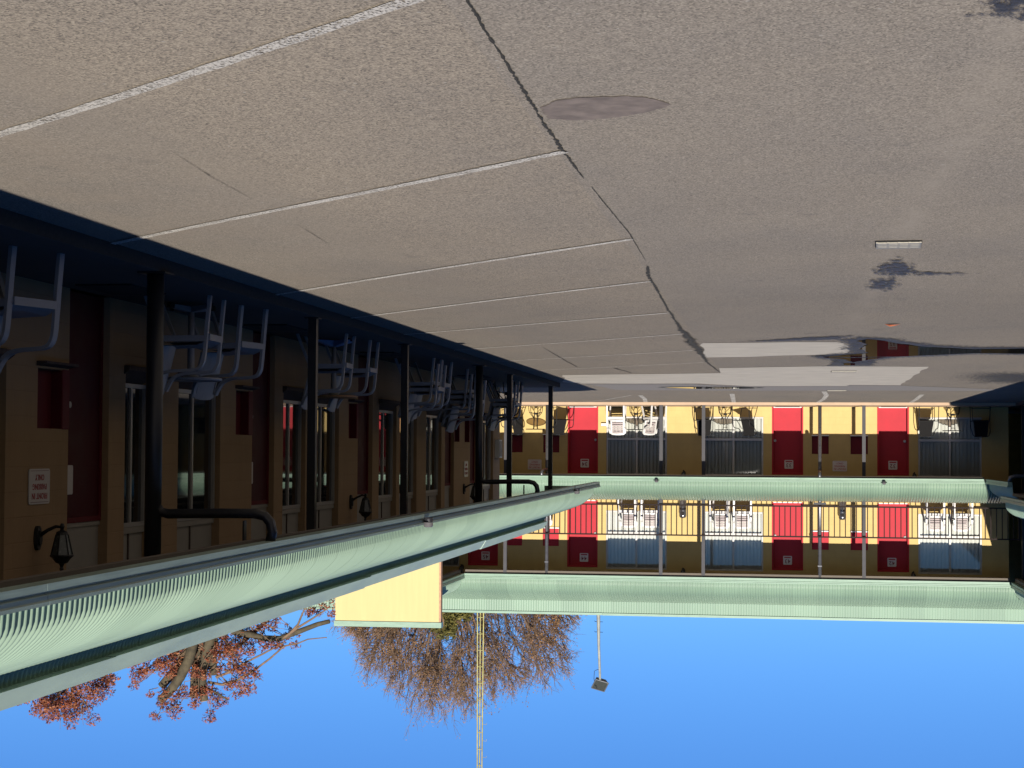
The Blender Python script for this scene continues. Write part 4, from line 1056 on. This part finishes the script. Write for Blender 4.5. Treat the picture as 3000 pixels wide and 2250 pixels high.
rs = make_resin('resin', False)
WG = 'white plastic armchairs along the shaded wing'
FLZ = 0.10
for x, y, a, z, lab in [
    (5.265, 12.23, -74, 0, 'nearest plastic armchair cut by the picture edge beside the wing wall'),
    (5.245, 16.17, -93, 0, 'plastic armchair just past the first wing post, on the near side of the white table'),
    (5.22, 17.34, -79, 0, 'plastic armchair beyond the white round table in front of the second dark red door'),
    (5.275, 21.54, -93, 0, 'plastic armchair nearer the camera at the wood topped table past the second post'),
    (5.26, 22.79, -91, 0, 'plastic armchair farther from the camera at the wood topped table'),
    (5.28, 27.25, -88, 0, 'lower chair of the two chair stack past the third wing post'),
    (5.22, 27.28, -88, 0.085, 'upper chair of the two chair stack past the third wing post'),
    (5.27, 28.0, -84, 0, 'single plastic armchair beside the two chair stack past the third post'),
    (5.36, 30.9, -82, 0, 'bottom chair of the three chair stack in front of the fourth wing post'),
    (5.29, 30.93, -82, 0.085, 'middle chair of the three chair stack in front of the fourth wing post'),
    (5.22, 30.96, -82, 0.17, 'top chair of the three chair stack in front of the fourth wing post'),
    (5.33, 35.85, -84, 0, 'lower chair of the far stack beside the black table on the wing'),
    (5.27, 35.88, -84, 0.085, 'upper chair of the far stack beside the black table on the wing')]:
    place(rs, (x, y, FLZ+z), R(a), lab, WG)
TG = 'small round tables along the shaded wing'
p1 = make_pedestal('resin', 'resin', 'resin'); place(p1, (5.42, 16.78, FLZ), 0.1, 'round white pedestal table with cross feet between two armchairs past the first wing post', TG)
p0 = copy_tree(p1); p0.location = (5.62, 12.02, FLZ); p0['label'] = 'round table beside the nearest armchair, mostly cut by the picture edge'; p0['group'] = TG
for ch in p0.children:
    if ch.name.startswith('tabletop'): ch.data = ch.data.copy(); ch.data.materials[0] = MT['wood']
p2 = make_pedestal('wood', 'blue', 'cream'); place(p2, (5.40, 22.3, FLZ), 0.2, 'round wood topped table on a blue foot past the second wing post', TG)

rw = make_resin('resinw', True)
GW = 'white slatted plastic armchairs on the yellow block'
for xm, dd, a, z, lab in [
    (4.95, 0.85, 2, 0.08, 'white slatted armchair on the ground floor, straight in front of the room 34 window'),
    (3.80, 0.95, -38, 0.08, 'white slatted armchair turned sideways behind the post at the room 34 window'),
    (4.62, 0.6, 3, FZ, 'upper white armchair nearer door 44 at its balcony window'),
    (3.94, 0.6, -4, FZ, 'upper white armchair farther from door 44, next to the balcony post'),
    (1.84, 0.6, 5, FZ, 'upper white armchair farther from door 43, next to the balcony post'),
    (1.17, 0.6, -3, FZ, 'upper white armchair nearer door 43 at its balcony window'),
    (-4.52, 0.6, 4, FZ, 'upper white armchair nearer door 42 at its balcony window'),
    (-5.30, 0.6, -2, FZ, 'upper white armchair farther from door 42, beside the shadow on the yellow wall'),
    (7.22, 0.6, 0, FZ, 'upper white armchair mostly hidden behind the end of the wing roof')]:
    place(rw, (*FP(fx(xm, dd), dd, 0)[:2], z), TH+R(a), lab, GW)
mc = make_mesh_chair()
BG = 'black mesh armchairs'
for xm, dd, a, lab in [
    (6.62, 0.72, -30, 'black mesh armchair between the round post and the red door 34'),
    (8.15, 0.72, 30, 'black mesh armchair half hidden behind the wing posts beside the glass table'),
    (2.32, 0.75, -2, 'black mesh armchair behind the square grey post at the room 33 window'),
    (1.10, 0.72, 26, 'black mesh armchair turned towards the glass table beside door 33'),
    (-4.28, 0.70, -8, 'black mesh armchair in the sun beside door 32'),
    (-5.82, 0.70, 8, 'black mesh armchair in deep shade at the room 32 window')]:
    place(mc, (*FP(fx(xm, dd), dd, 0)[:2], 0.08), TH+R(a), lab, BG)
o_ = copy_tree(mc); o_.location = (5.45, 37.0, FLZ); o_.rotation_euler = (0, 0, R(-85)); o_['label'] = 'black mesh armchair at the far end of the shaded wing'; o_['group'] = BG
bt = make_bistro(False); TG2 = 'black framed glass bistro tables'
for xm, dd, lab in [(7.46, 0.58, 'round glass bistro table under the parking sign beside door 34'), (4.37, 0.58, 'round glass bistro table between the two white armchairs at the room 34 window'),
                    (1.69, 0.58, 'round glass bistro table between two black armchairs at the room 33 window'), (-5.03, 0.58, 'round glass bistro table at the edge of the shade by the room 32 window')]:
    place(bt, (*FP(fx(xm, dd), dd, 0)[:2], 0.08), TH, lab, TG2)
b2 = make_bistro(True); place(b2, (5.30, 36.3, FLZ), 0.3, 'all black bistro table beside the far chair stack on the wing', TG2)

for y, lab in ((15.2, 'black doormat at the nearest dark red door of the wing'), (20.1, 'black doormat at the second dark red door of the wing'), (25.75, 'black doormat at the third dark red door of the wing'), (33.6, 'black doormat at the fourth door of the wing')):
    t = tag(MB().box(-0.24, 0.24, -0.45, 0.45, 0.001, 0.014).build('doormat', 'mat_'), lab, 'doormat', 'black doormats on the wing pavement'); t.location = (5.52, y, FLZ)
for xm, lab in ((6.06, 'dark doormat in front of the red door 34'), (-0.18, 'dark doormat in front of the red door 33'), (-3.32, 'dark doormat in front of the red door 32')):
    t = tag(MB().box(-0.36, 0.36, -0.2, 0.2, 0.001, 0.014).build('doormat', 'mat_'), lab, 'doormat', 'dark doormats of the yellow block'); t.location = (*FP(fx(xm), 0.45, 0)[:2], 0.08); t.rotation_euler = (0, 0, TH)
t = thing('wall_box', 'small white bracket box on the yellow wall between door 34 and its window', 'box', FP(fx(5.43), 0, 0.60), TH)
MB().box(-0.10, 0.06, -0.10, -0.002, 0, 0.07).build('case', 'white', t); MB().box(-0.11, 0.07, -0.11, -0.002, 0.071, 0.085).build('lid', 'cream', t)
del t

# ------------------------------------------------------------------ mast and floodlight pole behind the block
ms = thing('lattice_mast', 'tall slim yellow green lattice mast with rungs rising past the bare tree', 'mast', (10.57, 66, 0))
def mw(z): return 0.165*(1-z/30.0)
ang = [R(200), R(320), R(80)]
for a in ang: MB().tube([(mw(0)*math.cos(a), mw(0)*math.sin(a), 0), (mw(15)*math.cos(a), mw(15)*math.sin(a), 15)], 0.022, 7).build('leg', 'mastp', ms, True)
m = MB(); z = 0.4; k = 0
while z < 14.8:
    q = [(mw(z)*math.cos(a), mw(z)*math.sin(a), z) for a in ang]
    for i in range(3): m.tube([q[i], q[(i+1) % 3]], 0.011, 5)
    z += 0.58
m.build('rungs', 'mastp', ms)
m = MB(); z = 8.8
while z < 14.8: m.tube([(-mw(z), 0, z), (-mw(z)-0.14, -0.03, z+0.02), (-mw(z)-0.15, -0.03, z-0.05)], 0.009, 5); z += 0.58
m.build('step_pegs', 'polep', ms)

fp = thing('floodlight_pole', 'thin pale pole with climbing pegs and one square floodlight on top', 'light pole', (7.22, 75, 0))
MB().tube([(0.06, 0, 0), (0.03, 0, 7.5), (0.0, 0, 9.2), (-0.055, 0, 10.55)], [0.11, 0.085, 0.055, 0.045], 10).build('pole', 'polep', fp, True)
m = MB()
for k in range(7):
    z = 6.2+0.41*k; m.tube([(0.17, 0, z-0.04), (0.16, 0, z), (-0.16, 0, z+0.01)], 0.011, 5)
m.build('climbing_pegs', 'black', fp)
MB().tube([(-0.06, 0, 10.2), (0.04, 0, 10.15), (0.17, 0, 10.22), (0.19, 0, 10.5), (0.15, 0, 10.8), (0.06, 0, 10.9)], 0.011, 5).build('cable', 'black', fp, True)
hd = Matrix.Translation((-0.13, 0, 10.62)) @ Matrix.Rotation(R(28), 4, 'Y') @ Matrix.Rotation(R(-30), 4, 'X') @ Matrix.Rotation(R(-20), 4, 'Z')
m = MB()
vs = [(-0.27, -0.02, -0.02), (0.27, -0.02, -0.02), (0.27, -0.02, 0.46), (-0.27, -0.02, 0.46), (-0.2, 0.26, 0.08), (0.2, 0.26, 0.08), (0.2, 0.26, 0.38), (-0.2, 0.26, 0.38)]
m.add([tuple(hd @ Vector(p)) for p in vs], [(0, 1, 5, 4), (1, 2, 6, 5), (2, 3, 7, 6), (3, 0, 4, 7), (4, 5, 6, 7)])
for a, b in ((0, 1), (1, 2), (2, 3), (3, 0)): m.tube([hd @ Vector(vs[a]), hd @ Vector(vs[b])], 0.024, 5)
ho = m.build('floodlight', 'flood', fp)
MB().add([tuple(hd @ Vector(p)) for p in [(-0.26, 0.0, 0.0), (0.26, 0.0, 0.0), (0.26, 0.0, 0.44), (-0.26, 0.0, 0.44)]], [(0, 1, 2, 3)]).build('glass', 'floodg', ho)

# ------------------------------------------------------------------ trees
def leaf_cloud(mb, rg, c, rad, n, size, tint=None, squash=1.0):
    for _ in range(n):
        while True:
            p = Vector((rg.uniform(-1, 1), rg.uniform(-1, 1), rg.uniform(-1, 1)))
            if p.length <= 1: break
        p = Vector(c)+Vector((p.x*rad, p.y*rad, p.z*rad*squash))
        u = Vector((rg.gauss(0, 1), rg.gauss(0, 1), rg.gauss(0, 1))).normalized()
        w = u.orthogonal().normalized(); s = size*rg.uniform(0.55, 1.25)
        b = len(mb.v)
        mb.v += [tuple(p-u*s), tuple(p+w*s*0.42), tuple(p+u*s*0.9), tuple(p-w*s*0.38)]
        mb.f.append((b, b+1, b+2, b+3))
        mb.tint.append(min(1, max(0, rg.gauss(0.5, 0.28))) if tint is None else tint(p))

def big_tree():
    rg = random.Random(21)
    t = thing('bare_tree', 'big bare winter tree with fine twigs and scattered tan leaves behind the cream wall', 'tree', (16.0, 90, 0))
    lm = MB(); lm.tint = []; tr = MB(); fine = MB()
    tr.tube([(0, 0, 0), (0.05, 0, 1.5), (0, 0, 3.0), (0.05, 0, 4.2)], [0.48, 0.40, 0.36, 0.24], 10)
    C = Vector((0.15, 0, 7.3))
    def shell(d):
        k = (abs(d.x/6.35)**2.4+abs(d.y/5.6)**2.4+abs(d.z/6.7)**2.4)**(-1/2.4)
        return k*(1+0.05*math.sin(d.x*7+1)+0.045*math.sin(d.z*9+d.x*5))
    def curve(a, b, bend, n, jit):
        m = a.lerp(b, 0.5)+bend; pts = []
        for k in range(n+1):
            u = k/n; p = a*(1-u)**2+m*2*u*(1-u)+b*u*u
            pts.append(p+Vector((rg.gauss(0, jit), rg.gauss(0, jit), rg.gauss(0, jit)))*(1 if 0 < k < n else 0))
        return pts
    def twig(p, d, L, r, lev):
        q = p+d*L*0.5+Vector((rg.gauss(0, .06), rg.gauss(0, .06), rg.gauss(0.02, .06)))*L; e = p+d*L+Vector((0, 0, 0.08*L))
        fine.tube([p, q, e], [r, r*0.75, r*0.45], 3, False)
        if lev == 0:
            if rg.random() < 0.30: leaf_cloud(lm, rg, e, 0.22, rg.randint(2, 7), 0.06)
            return
        for k in range(4 if lev == 2 else 4):
            u = rg.uniform(0.2, 1.0); b = p.lerp(q, u*2) if u < .5 else q.lerp(e, u*2-1)
            nd = (d+Vector((rg.gauss(0, .42), rg.gauss(0, .42), rg.gauss(.05, .42)))).normalized()
            twig(b, nd, L*rg.uniform(.45, .7), r*0.68, lev-1)
    N = 118
    for k in range(N):
        phi = -0.25+(PI+0.5)*((k*0.618034+rg.uniform(-.01, .01)) % 1.0)
        d = Vector((math.cos(phi), rg.uniform(-.75, .75), math.sin(phi))); d.normalize()
        e = C+d*shell(d)*(0.95-0.38*((k*0.381966) % 1.0)**1.6)
        a = Vector((rg.uniform(-.15, .15), rg.uniform(-.15, .15), rg.uniform(2.4, 4.2)))
        mid = Vector((e.x*0.10, e.y*0.10, 1.2-0.10*abs(e.x)))
        pts = curve(a, e, mid, 9, 0.10)
        r0 = rg.uniform(0.045, 0.11)
        tr.tube(pts, [r0*(1-0.86*i/9) for i in range(10)], 6)
        for q in range(15):
            u = 1-rg.random()**1.5*0.72; i = min(int(u*9), 8); b = pts[i].lerp(pts[i+1], u*9-i)
            ax = (pts[i+1]-pts[i]).normalized()
            nd = (ax+Vector((rg.gauss(0, .5), rg.gauss(0, .5), rg.gauss(.12, .45)))).normalized()
            L = rg.uniform(0.7, 1.35)
            over = (b+nd*L-C); lim = shell(over.normalized())
            if over.length > lim: L *= max(0.25, 1-(over.length-lim)/L)
            twig(b, nd, L, 0.019, 2)
    tr.build('trunk', 'bark', t, True); fine.build('twigs', 'bark', t)
    lm.build('leaves', 'leaf_tan', t)
big_tree()

PTS = {'stubA': [(12.9, 5.2), (13.1, 5.82), (13.21, 6.19), (13.44, 6.45), (13.7, 6.75)], 'stubB': [(12.8, 5.4), (12.99, 6.11), (13.18, 6.51), (13.4, 6.81), (13.62, 7.02)], 'stubC': [(12.8, 5.2), (12.93, 5.94), (13.01, 6.52), (13.04, 7.01)],
 'stubD': [(12.6, 4.9), (12.54, 5.68), (12.66, 6.1), (12.73, 6.43), (12.72, 6.73), (12.66, 7.03)]}
THICK = {'E': ([(12.5, 5.0), (12.04, 5.5), (11.63, 5.56), (11.35, 5.63), (10.98, 5.63), (10.56, 5.47), (10.13, 5.3), (9.86, 5.23)], 0.085), 'F': ([(11.25, 5.13), (11.42, 5.32), (11.74, 5.6), (11.97, 5.83), (12.36, 5.99), (12.71, 6.04)], 0.05), 'T2': ([(12.55, 4.6), (12.5, 5.51), (12.51, 5.89), (12.49, 6.47)], 0.12), 'D2': ([(12.7, 6.75), (12.48, 6.83), (12.15, 7.01)], 0.03)}
THIN = [[(12.61, 6.62), (12.27, 6.67), (11.94, 6.56), (11.62, 6.39), (11.19, 6.07), (10.87, 5.79), (10.55, 5.72), (10.34, 5.63), (9.91, 5.58)], [(12.42, 6.51), (12.14, 6.4), (11.73, 6.16), (11.35, 5.97), (11.11, 5.84), (10.85, 5.69)], [(10.77, 5.54), (10.56, 5.31), (10.47, 5.08), (10.39, 4.91)], [(13.8, 6.17), (13.58, 6.24), (13.36, 6.3)], [(10.9, 5.62), (10.6, 5.4), (10.2, 5.15), (9.9, 4.95)]]
CL = [((12.88, 5.94), .22), ((13.01, 6.32), .22), ((13.21, 6.11), .18), ((13.36, 6.43), .18), ((12.71, 5.97), .16), ((12.15, 5.67), .2), ((11.78, 5.73), .22), ((11.67, 5.95), .14), ((11.88, 6.17), .18), ((11.92, 6.37), .22), ((12.1, 6.07), .24), ((12.05, 6.38), .16), ((12.27, 6.22), .16), ((13.0, 6.73), .12), ((13.39, 6.93), .12), ((13.2, 7.16), .24), ((13.0, 7.15), .14), ((13.61, 7.31), .12), ((13.88, 6.98), .1), ((12.41, 7.09), .18), ((12.52, 7.03), .12), ((12.07, 6.75), .12), ((11.35, 5.78), .14), ((11.11, 5.77), .12), ((10.79, 5.77), .14), ((11.62, 6.39), .12), ((12.48, 6.72), .16), ((11.22, 5.3), .14), ((10.86, 5.42), .08), ((10.0, 5.05), .12), ((10.35, 5.05), .12), ((13.7, 6.05), .18), ((13.95, 6.18), .16), ((12.4, 5.75), .2), ((12.6, 5.6), .2), ((11.5, 5.5), .18), ((12.95, 5.7), .2), ((13.15, 5.9), .2), ((13.56, 6.18), .18), ((13.40, 6.08), .2), ((13.44, 6.35), .15), ((14.1, 6.4), .18), ((14.16, 6.62), .14), ((13.82, 6.31), .12), ((13.25, 6.07), .12), ((12.81, 6.81), .12)]
def red_tree():
    rg = random.Random(5)
    t = thing('pollarded_tree', 'pollarded tree with sawn stubs and rust red leaves behind the wing roof', 'tree', (12.7, 40.6, 0), 0, world=True)
    Y = 40.6
    m = MB(); m.tube([(12.75, Y, 0), (12.7, Y, 2.5), (12.7, Y, 4.2), (12.65, Y, 5.1)], [0.42, 0.36, 0.33, 0.26], 12)
    for k, (pts, r) in THICK.items(): m.tube([(x, Y+(0.25 if k == 'F' else -0.05), z) for x, z in pts], [r*(1-0.5*i/len(pts)) for i in range(len(pts))], 9)
    m.build('trunk', 'barkp', t, True)
    for i, (k, pts) in enumerate(PTS.items()):
        yy = Y+[0.0, -0.3, 0.25, -0.15][i]
        s = MB(); s.tube([(x+rg.uniform(-.01, .01), yy, z) for x, z in pts], [0.12-0.025*j/(len(pts)-1) for j in range(len(pts))], 11); so = s.build('stub', 'barkp', t, True)
        a, b = Vector((pts[-2][0], yy, pts[-2][1])), Vector((pts[-1][0], yy, pts[-1][1])); dv = (b-a).normalized()
        MB().tube([b-dv*0.01, b+dv*0.006], 0.088, 11).build('cut_face', 'cutw', so)
    tw = MB()
    for pts in THIN: tw.tube([(x, Y-0.1, z) for x, z in pts], [0.032*(1-0.75*i/len(pts)) for i in range(len(pts))], 6)
    lm = MB(); lm.tint = []
    for (x, z), r in CL:
        c = Vector((x, Y+rg.uniform(-0.4, 0.4), z))
        for _ in range(3):
            e = c+Vector((rg.gauss(0, r), rg.gauss(0, r), rg.gauss(0, r)))
            s = Vector((x+(12.7-x)*rg.uniform(.1, .4), Y+rg.uniform(-.3, .3), z-rg.uniform(.15, .5)))
            tw.tube([s, s.lerp(e, .5)+Vector((rg.gauss(0, .05), 0, rg.gauss(0, .05))), e], [0.013, 0.009, 0.005], 4)
            leaf_cloud(lm, rg, e, r*0.95, int(115*(r/0.2)**2), 0.044, None, 0.8)
    for _ in range(90):
        x = rg.uniform(11.5, 13.6); z = rg.uniform(5.3, 6.5); s = Vector((x, Y+rg.uniform(-.3, .3), z))
        e = s+Vector((rg.gauss(0, .3), rg.gauss(0, .2), rg.gauss(0.1, .25))); tw.tube([s, s.lerp(e, .5)+Vector((rg.gauss(0, .08), 0, rg.gauss(0, .08))), e], [0.012, 0.009, 0.004], 4)
    tw.build('branches', 'bark', t); lm.build('leaves', 'leaf_red', t)
red_tree()
CL2 = [((15.23, 6.82), .28), ((14.93, 6.81), .31), ((14.64, 6.66), .31), ((14.34, 6.44), .28), ((14.12, 6.3), .24), ((14.74, 6.99), .21), ((15.31, 6.68), .24), ((15.01, 6.6), .28), ((14.48, 6.8), .21), ((13.97, 6.26), .17), ((15.1, 6.3), .4), ((14.6, 6.1), .4)]
def red_tree_two():
    rg = random.Random(9)
    t = thing('red_leaf_tree', 'top of a low rust red leafed tree above the nearest stretch of wing roof', 'tree', (14.8, 38, 0), 0, world=True)
    m = MB(); m.tube([(14.8, 38, 0), (14.8, 38, 3), (14.75, 38, 5), (14.8, 38, 6)], [0.2, 0.15, 0.1, 0.05], 9); m.build('trunk', 'bark', t, True)
    tw = MB(); lm = MB(); lm.tint = []
    for (x, z), r in CL2:
        c = Vector((x, 38+rg.uniform(-.4, .4), z))
        for _ in range(4):
            e = c+Vector((rg.gauss(0, r*.7), rg.gauss(0, r), rg.gauss(0, r*.7))); s = Vector((14.8+(x-14.8)*.4, 38, z-0.6))
            tw.tube([s, s.lerp(e, .5)+Vector((rg.gauss(0, .05), 0, .05)), e], [0.014, 0.009, 0.004], 4)
            leaf_cloud(lm, rg, e, r*0.85, int(120*(r/0.25)**2), 0.044, None, 0.85)
        if rg.random() < .7:
            e = c+Vector((rg.gauss(0, .1), 0, r+.22)); tw.tube([c, e], [0.006, 0.003], 4)
    tw.build('branches', 'bark', t); lm.build('leaves', 'leaf_red', t)
red_tree_two()
def shrub_tree(name, label, x, y, cl, mat, size, seed, trunk_h, n):
    rg = random.Random(seed)
    t = thing(name, label, 'tree', (x, y, 0), 0, world=True)
    MB().tube([(x, y, 0), (x, y, trunk_h*.6), (x, y, trunk_h)], [0.16, 0.11, 0.04], 8).build('trunk', 'bark', t, True)
    lm = MB(); lm.tint = []
    for (cx, cz), r in cl: leaf_cloud(lm, rg, (cx, y+rg.uniform(-.4, .4), cz), r, int(n*r*r), size)
    lm.build('leaves', mat, t)
shrub_tree('tan_leaf_tree', 'small tan orange leafed tree tucked between the wing roof and the cream block', 10.1, 52.5, [((10.6+0.3*math.cos(k*2.1)*1.6, 5.55+0.25*math.sin(k*1.7)), 0.42) for k in range(7)] + [((12.2, 5.6), .4), ((12.6, 5.9), .35), ((12.9, 5.5), .3)], 'leaf_red', 0.06, 31, 5.2, 900)
cone = []
rg_ = random.Random(77)
for k in range(60):
    z = rg_.uniform(4.6, 8.35); rr0 = (8.55-z)*0.95
    a = rg_.uniform(0, 2*PI); q = rr0*math.sqrt(rg_.uniform(.2, 1)); cone.append(((12.62+q*math.cos(a), z), 0.30))
shrub_tree('conifer_tree', 'olive green pointed conifer top between the cream block and the upper roof', 12.62, 70, cone, 'leaf_olive', 0.10, 33, 8.2, 1500)
for o in list(bpy.data.objects):
    if o.type == 'EMPTY' and not o.children: bpy.data.objects.remove(o)
